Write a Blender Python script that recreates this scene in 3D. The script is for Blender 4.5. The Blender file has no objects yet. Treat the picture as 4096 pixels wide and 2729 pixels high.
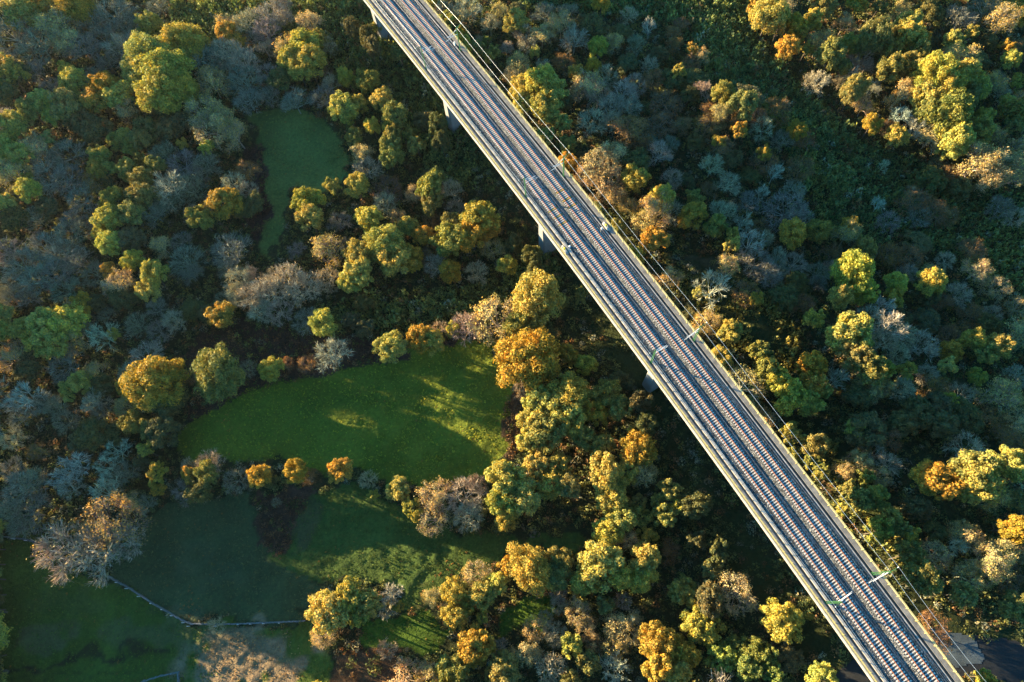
import bpy, math, random
import numpy as np
from mathutils import Matrix, Vector

# ------------------------------------------------------------------ camera, sky, sun, exposure
S = bpy.context.scene
COL = S.collection
CAMZ = 175.0                      # 150 m above the rails (rails are at z = 25)
FPX, CX, CY = 2731.0, 2048.0, 1364.5
NADIR = (2230.0, 2430.0)
_d = np.array([NADIR[0] - CX, NADIR[1] - CY, FPX]); _d /= np.linalg.norm(_d)
_X = np.array([1.0, 0, 0]) - _d[0] * _d; _X /= np.linalg.norm(_X)
_Y = np.cross(_X, _d)
_right = Vector((_X[0], _Y[0], -_d[0])); _up = -Vector((_X[1], _Y[1], -_d[1])); _back = -Vector((_X[2], _Y[2], -_d[2]))
cam_data = bpy.data.cameras.new('camera'); cam = bpy.data.objects.new('camera', cam_data); COL.objects.link(cam)
M = Matrix((_right, _up, _back)).transposed().to_4x4(); M.translation = Vector((0, 0, CAMZ))
cam.matrix_world = M
cam_data.sensor_width = 36.0; cam_data.lens = FPX / 4096 * 36.0
cam_data.clip_start = 1.0; cam_data.clip_end = 12000.0
S.camera = cam

SUN_EL = math.radians(10.5)
SHADOW_ANG = math.radians(-21.0)   # direction the shadows fall in plan
SUN_STRENGTH = 5.0
SKY_STRENGTH = 0.078
EXPOSURE = 2.22
lt = Vector((math.cos(SHADOW_ANG) * math.cos(SUN_EL), math.sin(SHADOW_ANG) * math.cos(SUN_EL), -math.sin(SUN_EL)))
sd = bpy.data.lights.new('sun', 'SUN'); sun = bpy.data.objects.new('sun', sd); COL.objects.link(sun)
sd.energy = SUN_STRENGTH; sd.angle = math.radians(0.6); sd.color = (1.0, 0.78, 0.44)
sun.rotation_euler = lt.to_track_quat('-Z', 'Y').to_euler(); sun.location = (-200, 80, 200)
W = bpy.data.worlds.new('World'); S.world = W; W.use_nodes = True
wn = W.node_tree; bg = wn.nodes['Background']
sky = wn.nodes.new('ShaderNodeTexSky'); sky.sky_type = 'NISHITA'; sky.sun_disc = False
sky.sun_elevation = SUN_EL; sky.sun_rotation = math.atan2(-lt.x, -lt.y)
sky.altitude = 300; sky.air_density = 1.0; sky.dust_density = 0.4; sky.ozone_density = 1.5
tn = wn.nodes.new('ShaderNodeMix'); tn.data_type = 'RGBA'; tn.blend_type = 'MULTIPLY'; tn.inputs[0].default_value = 1.0; tn.inputs[7].default_value = (.27, .88, 1.14, 1)
wn.links.new(sky.outputs[0], tn.inputs[6]); wn.links.new(tn.outputs[2], bg.inputs[0]); bg.inputs[1].default_value = SKY_STRENGTH
S.view_settings.view_transform = 'Standard'; S.view_settings.look = 'None'
S.view_settings.gamma = 1.0; S.view_settings.exposure = EXPOSURE
S.cycles.max_bounces = 5; S.cycles.diffuse_bounces = 2; S.cycles.transparent_max_bounces = 4

rng = np.random.default_rng(7)
random.seed(7)

# ------------------------------------------------------------------ terrain
def sstep(a, b, t):
    t = np.clip((t - a) / (b - a), 0, 1); return t * t * (3 - 2 * t)
def _hash(ix, iy, seed):
    h = (ix.astype(np.int64) * 374761393 + iy.astype(np.int64) * 668265263 + seed * 974634777) & 0x7fffffff
    h = ((h ^ (h >> 13)) * 1274126177) & 0x7fffffff
    return ((h ^ (h >> 16)) & 0xffff) / 65535.0
def vnoise(x, y, s, seed=0):
    x = np.asarray(x, float) / s; y = np.asarray(y, float) / s
    ix = np.floor(x); iy = np.floor(y); fx = x - ix; fy = y - iy
    fx = fx * fx * (3 - 2 * fx); fy = fy * fy * (3 - 2 * fy)
    a = _hash(ix, iy, seed); b = _hash(ix + 1, iy, seed); c = _hash(ix, iy + 1, seed); d = _hash(ix + 1, iy + 1, seed)
    return (a * (1 - fx) + b * fx) * (1 - fy) + (c * (1 - fx) + d * fx) * fy
def base_h(x, y):
    x = np.asarray(x, float); y = np.asarray(y, float)
    z = 10.0 * sstep(20, 75, x - 0.55 * y) * sstep(70, 10, y)          # bank under the lower right end of the viaduct
    e = (x * 0.94 + y * 0.34) - 62                                      # hillside falling away from the sun
    z = z - 12.0 * sstep(0, 110, e) * sstep(-20, 60, y)
    z = z - 3.0 * np.exp(-(((x + 25) / 60) ** 2 + ((y - 100) / 22) ** 2))
    for kx, ky, kr, kh in ((83, 64, 15, 6.5), (57, 138, 17, 5), (55, 74, 14, 4.5), (117, 147, 22, 4)): z = z + kh * np.exp(-((x - kx) ** 2 + (y - ky) ** 2) / kr ** 2)   # low knolls added to lift crowns and scrub into the sun
    z = z + 12.0 * sstep(-100, -240, x)  # west rise added to deepen the shade over the meadow
    z = z + 26.0 * sstep(-60, -170, y)
    z = z + 2.6 * (vnoise(x, y, 42, 3) - .5) + 1.0 * (vnoise(x, y, 17, 4) - .5)
    far = sstep(350, 1500, np.hypot(x, y))
    return z * (1 - far) + far * (40 * vnoise(x, y, 600, 9))

def ray(px, py):
    v = np.array([px - CX, py - CY, FPX]); return np.array([v @ _X, v @ _Y, -(v @ _d)])
def at(px, py, h=0.0, fixed=None):
    """world point h metres above the ground seen at pixel (px, py) of the 4096x2729 photograph"""
    r = ray(px, py); z = 0.0
    for _ in range(12):
        t = ((fixed if fixed is not None else z + h) - CAMZ) / r[2]
        x, y = r[0] * t, r[1] * t
        if fixed is not None: break
        z = float(base_h(x, y))
    return x, y, z
OV = 4096 / 2353.0
def ovpoly(pts): return np.array([at(a * OV, b * OV)[:2] for a, b in pts])
def inside(poly, x, y):
    x = np.asarray(x); y = np.asarray(y); r = np.zeros(x.shape, bool); n = len(poly); j = n - 1
    for i in range(n):
        xi, yi = poly[i]; xj, yj = poly[j]
        if yi != yj:
            r ^= ((yi > y) != (yj > y)) & (x < (xj - xi) * (y - yi) / (yj - yi) + xi)
        j = i
    return r
def wob(x, y, a=2.2, s=5):
    return x + a * (vnoise(x, y, s, 21) - .5) * 2, y + a * (vnoise(x, y, s, 22) - .5) * 2

P_MEADOW = ovpoly([(415,1000),(450,960),(540,905),(640,880),(740,850),(850,825),(940,790),(1020,785),(1130,780),(1165,850),(1180,900),(1165,960),(1165,1040),(1110,1090),(1010,1110),(960,1130),(900,1115),(820,1065),(740,1080),(640,1060),(560,1065),(480,1055),(420,1060)])
P_CLEAR = ovpoly([(575,255),(640,245),(700,250),(770,290),(790,340),(800,400),(760,440),(690,430),(660,470),(640,560),(610,605),(590,580),(620,490),(600,440),(600,360),(580,300)])
P_MID = ovpoly([(720,1120),(850,1115),(880,1150),(960,1190),(1100,1230),(1360,1230),(1340,1262),(1200,1275),(1100,1310),(1000,1350),(990,1400),(930,1400),(880,1340),(750,1335),(650,1335),(620,1290),(650,1220),(700,1160)])
P_ROUGH = ovpoly([(320,1200),(400,1160),(560,1140),(610,1250),(620,1290),(700,1330),(740,1350),(690,1425),(520,1425),(425,1420),(340,1380),(250,1330),(290,1260)])
P_FIELD = ovpoly([(-14,1225),(60,1240),(100,1290),(240,1330),(330,1375),(430,1432),(700,1432),(755,1500),(757,1700),(-14,1700)])
P_BRACK = [ovpoly([(580,1150),(720,1120),(690,1190),(640,1290),(610,1260)]),
           ovpoly([(380,850),(480,760),(560,740),(700,765),(820,780),(900,790),(1060,765),(1130,775),(1000,790),(860,835),(700,870),(560,905),(450,965),(420,930),(500,890),(560,850)]),
           ovpoly([(760,1490),(900,1480),(930,1568),(1000,1700),(760,1700)]),
           ovpoly([(570,330),(605,330),(612,440),(625,480),(590,560),(540,480),(545,400)]),
           ovpoly([(1165,900),(1200,890),(1200,1030),(1165,1060),(1160,960)])]
P_GLADE = [ovpoly([(1140,1400),(1240,1365),(1290,1390),(1230,1455),(1150,1460)]), ovpoly([(790,1430),(990,1400),(1040,1440),(1000,1500),(860,1480)])]
P_ROAD = [ovpoly([(1905,1568),(1935,1535),(1975,1500),(2200,1470),(2242,1455),(2353,1478),(2600,1540),(2600,1650),(2353,1585),(2262,1550),(2150,1560),(2050,1640),(1880,1640)])]
P_PAD = ovpoly([(2120,1452),(2180,1447),(2240,1455),(2262,1512),(2250,1530),(2190,1530),(2150,1500)])
P_BANK = ovpoly([(1340,640),(1420,720),(1500,880),(1580,1010),(1700,1190),(1800,1330),(1905,1480),(1940,1540),(1890,1568),(1800,1480),(1750,1380),(1640,1230),(1540,1050),(1480,900),(1380,800),(1300,760)])
P_BANKR = ovpoly([(1500,560),(1560,570),(1700,610),(1900,960),(2020,1200),(2160,1400),(2353,1440),(2353,1480),(2242,1455),(2150,1452),(2060,1300),(1900,1080),(1700,780)])
P_OLIVE = [ovpoly([(1520,630),(1640,650),(1760,690),(1840,760),(1800,890),(1740,860),(1640,760)]), ovpoly([(1830,1000),(1950,1020),(2060,1200),(2150,1350),(2080,1330),(1960,1180)])]
P_SCRUB = [ovpoly([(900,0),(760,0),(380,0),(420,120),(600,60),(780,160),(900,300),(1000,420),(1160,440),(1240,560),(1180,640),(800,680),(740,720),(930,780),(1080,740),(1300,640),(1000,200)]),
           ovpoly([(1180,-60),(1700,-60),(1760,120),(1980,330),(2353,460),(2353,700),(2100,560),(1900,560),(1800,330),(1640,190),(1560,60),(1200,30)])]
LAWNS = [P_MEADOW, P_CLEAR, P_MID, P_ROUGH, P_FIELD]

# viaduct centre line (gentle curve), arc parameter u grows towards the lower right
DU = np.array([math.cos(math.radians(-58.3)), math.sin(math.radians(-58.3))]); DN = np.array([-DU[1], DU[0]])
def CL(u, s=0.0):
    """plan point u metres along and s metres across the viaduct (positive s = up and right)"""
    v = 52.62 - .0149866 * u - 1.4725e-4 * u * u; dv = -.0149866 - 2.945e-4 * u
    t = DU + DN * dv; t /= np.hypot(*t); n = np.array([-t[1], t[0]])
    return DU * u + DN * v + n * s
def via_dist(x, y):
    u = x * DU[0] + y * DU[1]; w = x * DN[0] + y * DN[1]
    return w - (52.62 - .0149866 * u - 1.4725e-4 * u * u)
ZR = 25.0                                                              # rail level

# ------------------------------------------------------------------ mesh helpers
class MB:
    def __init__(s): s.v = []; s.f = []
    def add(s, vs, fs):
        n = len(s.v); s.v += [tuple(map(float, p)) for p in vs]; s.f += [tuple(n + i for i in q) for q in fs]
    def box8(s, p): s.add(p, [(0,3,2,1),(4,5,6,7),(0,1,5,4),(1,2,6,5),(2,3,7,6),(3,0,4,7)])
    def obox(s, c, ax, ay, az, hx, hy, hz):
        c, ax, ay, az = map(np.array, (c, ax, ay, az))
        s.box8([c + sx * hx * ax + sy * hy * ay + sz * hz * az for sz in (-1, 1) for sx, sy in ((-1, -1), (1, -1), (1, 1), (-1, 1))])
    def bar(s, a, b, w, h=None):
        a = np.array(a, float); b = np.array(b, float); h = h or w; t = b - a; L = np.linalg.norm(t); t /= L
        q = np.array([0, 0, 1.0]) if abs(t[2]) < .9 else np.array([1.0, 0, 0])
        n = np.cross(t, q); n /= np.linalg.norm(n); m = np.cross(n, t)
        s.obox((a + b) / 2, t, n, m, L / 2, w / 2, h / 2)
    def tube(s, pts, rad, k=6):
        pts = [np.array(p, float) for p in pts]; n0 = len(s.v); N = len(pts)
        for i, p in enumerate(pts):
            t = pts[min(i + 1, N - 1)] - pts[max(i - 1, 0)]; t /= np.linalg.norm(t)
            q = np.array([0, 0, 1.0]) if abs(t[2]) < .9 else np.array([1.0, 0, 0])
            a = np.cross(t, q); a /= np.linalg.norm(a); b = np.cross(t, a); r = rad[i] if hasattr(rad, '__len__') else rad
            s.v += [tuple(p + r * (math.cos(2 * math.pi * j / k) * a + math.sin(2 * math.pi * j / k) * b)) for j in range(k)]
        for i in range(N - 1):
            for j in range(k):
                s.f.append((n0 + i * k + j, n0 + i * k + (j + 1) % k, n0 + (i + 1) * k + (j + 1) % k, n0 + (i + 1) * k + j))
        s.f.append(tuple(n0 + j for j in range(k))[::-1]); s.f.append(tuple(n0 + (N - 1) * k + j for j in range(k)))
    def sweep(s, us, prof, closed=True):
        """prof: list of (offset, z) swept along the viaduct"""
        n0 = len(s.v); k = len(prof)
        for u in us:
            for o, z in prof:
                p = CL(u, o); s.v.append((p[0], p[1], z))
        for i in range(len(us) - 1):
            for j in range(k if closed else k - 1):
                a = n0 + i * k + j; b = n0 + i * k + (j + 1) % k
                s.f.append((a, b, b + k, a + k))
        if closed:
            s.f.append(tuple(n0 + j for j in range(k))[::-1]); s.f.append(tuple(n0 + (len(us) - 1) * k + j for j in range(k)))
    def build(s, name, mat, parent=None, loc=None, smooth=False):
        me = bpy.data.meshes.new(name); v = s.v
        if loc is not None: v = [(a - loc[0], b - loc[1], c - loc[2]) for a, b, c in v]
        me.from_pydata(v, [], s.f); me.materials.append(mat); me.update()
        if smooth: me.shade_smooth()
        o = bpy.data.objects.new(name, me); COL.objects.link(o)
        if parent: o.parent = parent
        elif loc is not None: o.location = loc
        return o
def fast_mesh(name, V, F, mat, attr=None, smooth=False):
    """V (n,3), F (m,4); attr: (n,3) colour stored on the points"""
    me = bpy.data.meshes.new(name)
    me.vertices.add(len(V)); me.vertices.foreach_set('co', np.ascontiguousarray(V, np.float32).ravel())
    k = F.shape[1]
    me.loops.add(F.size); me.loops.foreach_set('vertex_index', np.ascontiguousarray(F, np.int32).ravel())
    me.polygons.add(len(F)); me.polygons.foreach_set('loop_start', np.arange(0, F.size, k, dtype=np.int32))
    me.update(calc_edges=True)
    if attr is not None:
        a = me.color_attributes.new('tint', 'FLOAT_COLOR', 'POINT')
        a.data.foreach_set('color', np.concatenate([attr, np.ones((len(attr), 1))], 1).astype(np.float32).ravel())
    me.materials.append(mat)
    if smooth: me.shade_smooth()
    return me
def link(name, me, parent=None, loc=None):
    o = bpy.data.objects.new(name, me); COL.objects.link(o)
    if parent: o.parent = parent
    if loc is not None: o.location = loc
    return o
def empty(name, loc, rz=0.0):
    o = bpy.data.objects.new(name, None); COL.objects.link(o); o.location = loc; o.rotation_euler = (0, 0, rz); o.empty_display_size = .5
    return o
def tag(o, label=None, cat=None, group=None, kind=None):
    if label: o['label'] = label
    if cat: o['category'] = cat
    if group: o['group'] = group
    if kind: o['kind'] = kind
    return o

# ------------------------------------------------------------------ materials
class NT:
    def __init__(s, name):
        s.m = bpy.data.materials.new(name); s.m.use_nodes = True; s.t = s.m.node_tree; s.b = s.t.nodes['Principled BSDF']
        s.b.inputs['Roughness'].default_value = .85; s.b.inputs['Specular IOR Level'].default_value = .25
    def n(s, typ, **kw):
        o = s.t.nodes.new(typ)
        for k, v in kw.items():
            if k in o.inputs: o.inputs[k].default_value = v
            else: setattr(o, k, v)
        return o
    def l(s, a, b): s.t.links.new(a, b)
    def pos(s): return s.n('ShaderNodeNewGeometry').outputs['Position']
    def noise(s, scale, vec=None, detail=4, rough=.6):
        o = s.n('ShaderNodeTexNoise', Scale=scale, Detail=detail, Roughness=rough); s.l(vec or s.pos(), o.inputs['Vector']); return o.outputs[0]
    def ramp(s, fac, stops):
        o = s.n('ShaderNodeValToRGB'); s.l(fac, o.inputs[0]); e = o.color_ramp.elements
        while len(e) < len(stops): e.new(.5)
        for i, (p, c) in enumerate(stops): e[i].position = p; e[i].color = (*c, 1) if len(c) == 3 else c
        return o.outputs[0]
    def mul(s, a, b, fac=1.0, mode='MULTIPLY'):
        o = s.n('ShaderNodeMix', data_type='RGBA', blend_type=mode); o.inputs[0].default_value = fac
        for v, i in ((a, 6), (b, 7)):
            if isinstance(v, tuple): o.inputs[i].default_value = (*v, 1)
            else: s.l(v, o.inputs[i])
        return o.outputs[2]
    def bump(s, h, dist, strength=1.0):
        o = s.n('ShaderNodeBump', Distance=dist, Strength=strength); s.l(h, o.inputs['Height']); s.l(o.outputs[0], s.b.inputs['Normal'])
    def col(s, c):
        if isinstance(c, tuple): s.b.inputs['Base Color'].default_value = (*c, 1)
        else: s.l(c, s.b.inputs['Base Color'])
        return s
def g3(v): return (v, v, v)
def simple(name, c, var=.25, scale=1.5, rough=.8, metal=0.0, bump=0.0):
    m = NT(name); m.b.inputs['Roughness'].default_value = rough; m.b.inputs['Metallic'].default_value = metal
    nz = m.noise(scale, detail=6); r = m.ramp(nz, [(.3, g3(1 - var)), (.7, g3(1 + var * .4))])
    m.col(m.mul(r, c))
    if bump: m.bump(m.noise(scale * 4), bump)
    return m.m
MT = {}
MT['concrete'] = simple('pale_concrete', (.46, .43, .40), .32, .9, .85, bump=.01)
MT['walk'] = simple('walkway_concrete', (.25, .24, .235), .45, .7, .9, bump=.02)
MT['trough'] = simple('shade_dark_trough_floor', (.13, .11, .095), .4, .5, .95)  # dark brown tone carries the shade of the sunken trough
MT['pier'] = simple('pier_concrete', (.30, .30, .30), .2, .3, .85)
MT['sleeper'] = simple('sleeper_concrete', (.68, .65, .61), .16, 2.5, .8)
MT['sleeper_y'] = simple('yellow_sleeper', (.62, .48, .12), .5, 6, .8)
MT['rail'] = simple('rusty_rail_side', (.42, .15, .055), .3, 2, .6, .2)
MT['railtop'] = simple('worn_rail_head', (.55, .50, .46), .1, 1, .32, .9)
MT['green'] = simple('green_painted_steel', (.05, .16, .07), .2, 3, .5, .3)
MT['white'] = simple('white_metal', (.78, .78, .80), .1, 3, .4, .1)
MT['wire'] = simple('aluminium_wire', (.80, .80, .82), .1, 3, .35, .6)
MT['cwire'] = simple('copper_wire', (.30, .26, .28), .1, 3, .45, .6)
MT['yelrail'] = simple('yellow_green_railing', (.58, .50, .20), .2, 2, .6)
MT['yellow'] = simple('yellow_plastic', (.75, .62, .05), .1, 3, .5)
MT['cable'] = simple('grey_cable', (.45, .44, .45), .1, 3, .6)
MT['stone'] = simple('grey_field_stone', (.22, .22, .21), .5, 2.5, .9, bump=.05)
MT['bark'] = simple('bark', (.13, .105, .08), .3, 4, .9)

m = NT('ballast'); v = m.n('ShaderNodeTexVoronoi', Scale=4.2); m.l(m.pos(), v.inputs['Vector'])
sp = m.n('ShaderNodeSeparateColor'); m.l(v.outputs['Color'], sp.inputs[0])
m.col(m.mul(m.ramp(sp.outputs[0], [(0, (.035, .037, .042)), (.5, (.095, .097, .10)), (1, (.25, .25, .25))]), m.ramp(m.noise(.35), [(.3, g3(.75)), (.7, g3(1.1))])))
m.bump(v.outputs['Distance'], .16, 1.0); MT['ballast'] = m.m

m = NT('ground'); a = m.n('ShaderNodeAttribute', attribute_name='tint')
c = m.mul(a.outputs['Color'], m.ramp(m.noise(1.1, detail=8, rough=.7), [(.25, g3(.55)), (.55, g3(1.0)), (.8, (1.5, 1.35, 1.1))]))
c = m.mul(c, m.ramp(m.noise(.16, detail=5), [(.3, (.8, .85, .8)), (.7, (1.15, 1.1, 1.0))]))
m.col(c); m.b.inputs['Specular IOR Level'].default_value = .1
hh = m.n('ShaderNodeMath', operation='ADD'); m.l(m.noise(1.6, detail=6, rough=.65), hh.inputs[0]); m.l(m.noise(.45, detail=3), hh.inputs[1])
m.bump(hh.outputs[0], .7, 1.0); MT['ground'] = m.m

def leafmat(name, src, trans=.28):
    """leaf colour = tint (object colour or point colour) x per-leaf variation; thin leaves let some light through"""
    m = NT(name)
    if src == 'object': tint = m.n('ShaderNodeObjectInfo').outputs['Color']
    else: tint = m.n('ShaderNodeAttribute', attribute_name='tint').outputs['Color']
    isl = m.n('ShaderNodeNewGeometry').outputs['Random Per Island']
    c = m.mul(tint, m.ramp(isl, [(0, (.40, .52, .5)), (.45, (.95, 1, 1)), (.8, (1.3, 1.18, .9)), (1, (1.8, 1.45, .85))]))
    tc = m.n('ShaderNodeTexCoord').outputs['Object']
    c = m.mul(c, m.ramp(m.noise(.35, tc, 3), [(.30, (.64, .76, .66)), (.48, (1, 1, 1)), (.66, (1.22, 1.0, .75))]))
    m.col(c); m.b.inputs['Roughness'].default_value = .7
    tr = m.n('ShaderNodeBsdfTranslucent'); m.l(m.mul(c, (1.1, 1.05, .6)), tr.inputs['Color'])
    mx = m.n('ShaderNodeMixShader'); mx.inputs[0].default_value = trans
    m.l(m.b.outputs[0], mx.inputs[1]); m.l(tr.outputs[0], mx.inputs[2]); m.l(mx.outputs[0], m.t.nodes['Material Output'].inputs['Surface'])
    return m.m
MT['leaf'] = leafmat('leaves', 'object'); MT['scrub'] = leafmat('scrub_leaves', 'attr', .25)
m = NT('twigs'); oi = m.n('ShaderNodeObjectInfo')
m.col(m.mul(oi.outputs['Color'], m.ramp(m.n('ShaderNodeNewGeometry').outputs['Random Per Island'], [(0, g3(.35)), (.6, g3(1.0)), (1, g3(1.9))]))); MT['twig'] = m.m
m = NT('asphalt'); m.col(m.ramp(m.noise(3, detail=6), [(.3, g3(.018)), (.7, (.034, .036, .04))])); MT['asphalt'] = m.m
m = NT('gravel'); m.col(m.mul(m.ramp(m.noise(5, detail=8, rough=.8), [(.3, (.05, .065, .075)), (.7, (.14, .17, .185))]), m.ramp(m.noise(.25), [(.35, g3(.6)), (.65, g3(1.1))]))); m.bump(m.noise(6), .08); MT['gravel'] = m.m  # gravel darkened and tinted teal to stand for shade

# ------------------------------------------------------------------ ground sheet
def axis(a, b, step):
    mid = np.arange(a, b, step); g = []; s = step; p = b
    while p < 4200: g.append(p); s *= 1.35; p += s
    h = []; s = step; p = a - step
    while p > -4200: h.append(p); s *= 1.35; p -= s
    return np.array(h[::-1] + list(mid) + g)
gx, gy = axis(-215, 170, .62), axis(-32, 225, .62)
GX, GY = np.meshgrid(gx, gy); X = GX.ravel(); Y = GY.ravel()
Z = base_h(X, Y)
wx, wy = wob(X, Y, 2.0, 4); wx, wy = wob(wx, wy, .9, 1.4)
T = np.zeros((len(X), 3)); big = vnoise(X, Y, 9, 31); sm = vnoise(X, Y, 3, 32)
T[:] = (.045, .05, .022); T += (big[:, None] - .5) * np.array([.03, .02, .01])
mask = {}
def paint(poly, col, amp=.0):
    k = inside(poly, wx, wy); T[k] = np.array(col) * (1 + amp * (big[k][:, None] - .5) * 2); return k
for p in (P_BANK, P_BANKR): paint(p, (.045, .055, .020), .3)
mk = [paint(p, c, .18) for p, c in ((P_MEADOW, (.15, .185, .024)), (P_CLEAR, (.14, .19, .055)), (P_MID, (.080, .125, .030)), (P_ROUGH, (.080, .105, .045)), (P_FIELD, (.095, .135, .026)))]  # meadow green brightened in place of missing sunlight
for p in P_GLADE: paint(p, (.08, .14, .02), .2)
for p, c in zip(P_BRACK, ((.11, .062, .045), (.085, .050, .038), (.11, .06, .035), (.07, .04, .035), (.10, .065, .04))): paint(p, c, .35)
def spot(px, py, rx, ry, col, thr=.5, amt=1.0):
    cx, cy, _ = at(px * OV, py * OV); f = 1 - ((X - cx) / rx) ** 2 - ((Y - cy) / ry) ** 2 + (sm - .5) * 1.6 + (big - .5) * 1.2
    k = np.clip(f * 2.2, 0, 1)[:, None] * amt * (mk[4] | mk[3] | mk[0] | mk[2])[:, None]; T[:] = T * (1 - k) + np.array(col) * k
spot(560, 1510, 15, 9, (.30, .21, .13)); spot(420, 1450, 17, 5, (.15, .14, .08), amt=.45); spot(120, 1460, 9, 4, (.16, .14, .08), amt=.6)
spot(150, 1380, 10, 4, (.12, .14, .06), amt=.25); spot(480, 1300, 13, 6, (.11, .13, .07), amt=.35); spot(690, 1200, 5, 9, (.10, .08, .05), amt=.6)
spot(1010, 1390, 8, 5, (.17, .13, .05), amt=.7)
def line(pts, wd, col, amt=.8):
    for (a, b_), (c, d_) in zip(pts[:-1], pts[1:]):
        p0 = np.array(at(a * OV, b_ * OV)[:2]); p1 = np.array(at(c * OV, d_ * OV)[:2]); L = p1 - p0
        f = np.clip(((wx - p0[0]) * L[0] + (wy - p0[1]) * L[1]) / (L @ L), 0, 1); dd = np.hypot(wx - p0[0] - f * L[0], wy - p0[1] - f * L[1])
        k = (np.clip((wd - dd) / wd * 2, 0, 1) * amt)[:, None]; T[:] = T * (1 - k) + np.array(col) * k
line([(-30, 1535), (60, 1537), (130, 1518), (165, 1505), (260, 1498), (380, 1497)], .9, (.035, .03, .022))
line([(60, 1568), (170, 1556), (260, 1548), (330, 1540)], .6, (.05, .06, .02), .6)
line([(1540, 600), (1600, 598), (1700, 612)], 1.5, (.10, .085, .05), .8)
lawn = mk[0] | mk[1] | mk[2] | mk[3] | mk[4]
Z = Z + np.where(lawn, .42 * (vnoise(X, Y, 2.3, 41) - .5) + .38 * (vnoise(X, Y, 1.25, 42) - .5), .5 * (vnoise(X, Y, 2.6, 43) - .5))
cx_, cy_, _ = at(560 * OV, 1510 * OV); dry = np.clip(1.3 - np.hypot((X - cx_) / 16, (Y - cy_) / 10), 0, 1) * mk[4]
Z = Z + dry * .35 * (vnoise(X, Y, 1.3, 44) - .5)
road_k = inside(P_ROAD[0], X, Y) | inside(P_PAD, X, Y)
Z = np.where(road_k, base_h(X, Y) - .06, Z)
nx, ny = len(gx), len(gy); I = (np.arange(ny - 1)[:, None] * nx + np.arange(nx - 1)[None]).ravel()
F = np.stack([I, I + 1, I + nx + 1, I + nx], 1)
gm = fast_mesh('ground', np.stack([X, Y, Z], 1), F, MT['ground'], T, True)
tag(link('ground', gm), 'grassy hillside ground with leaf litter and bracken under the woods', 'ground', kind='structure')

def sheet(name, poly, mat, lift, step=1.0):
    x0, y0 = poly.min(0) - step; x1, y1 = poly.max(0) + step
    a = np.arange(x0, x1, step); b = np.arange(y0, y1, step); A, B = np.meshgrid(a, b); n = len(a)
    J = (np.arange(len(b) - 1)[:, None] * n + np.arange(n - 1)[None]).ravel()
    cx, cy = A.ravel()[J] + step / 2, B.ravel()[J] + step / 2; wx, wy = wob(cx, cy, .9, 4)
    J = J[inside(poly, wx, wy)]; Q = np.stack([J, J + 1, J + n + 1, J + n], 1)
    used, inv = np.unique(Q, return_inverse=True)
    V = np.stack([A.ravel()[used], B.ravel()[used], base_h(A.ravel()[used], B.ravel()[used]) + lift], 1)
    me = fast_mesh(name, V, inv.reshape(Q.shape), mat, None, True); return link(name, me)
tag(sheet('road', P_ROAD[0], MT['asphalt'], .0, .5), 'dark asphalt road passing under the lower end of the viaduct', 'road', kind='structure')
tag(sheet('gravel_pad', P_PAD, MT['gravel'], .05, .4), 'pale gravel pad beside the road next to the viaduct', 'gravel pad', kind='structure')

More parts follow.
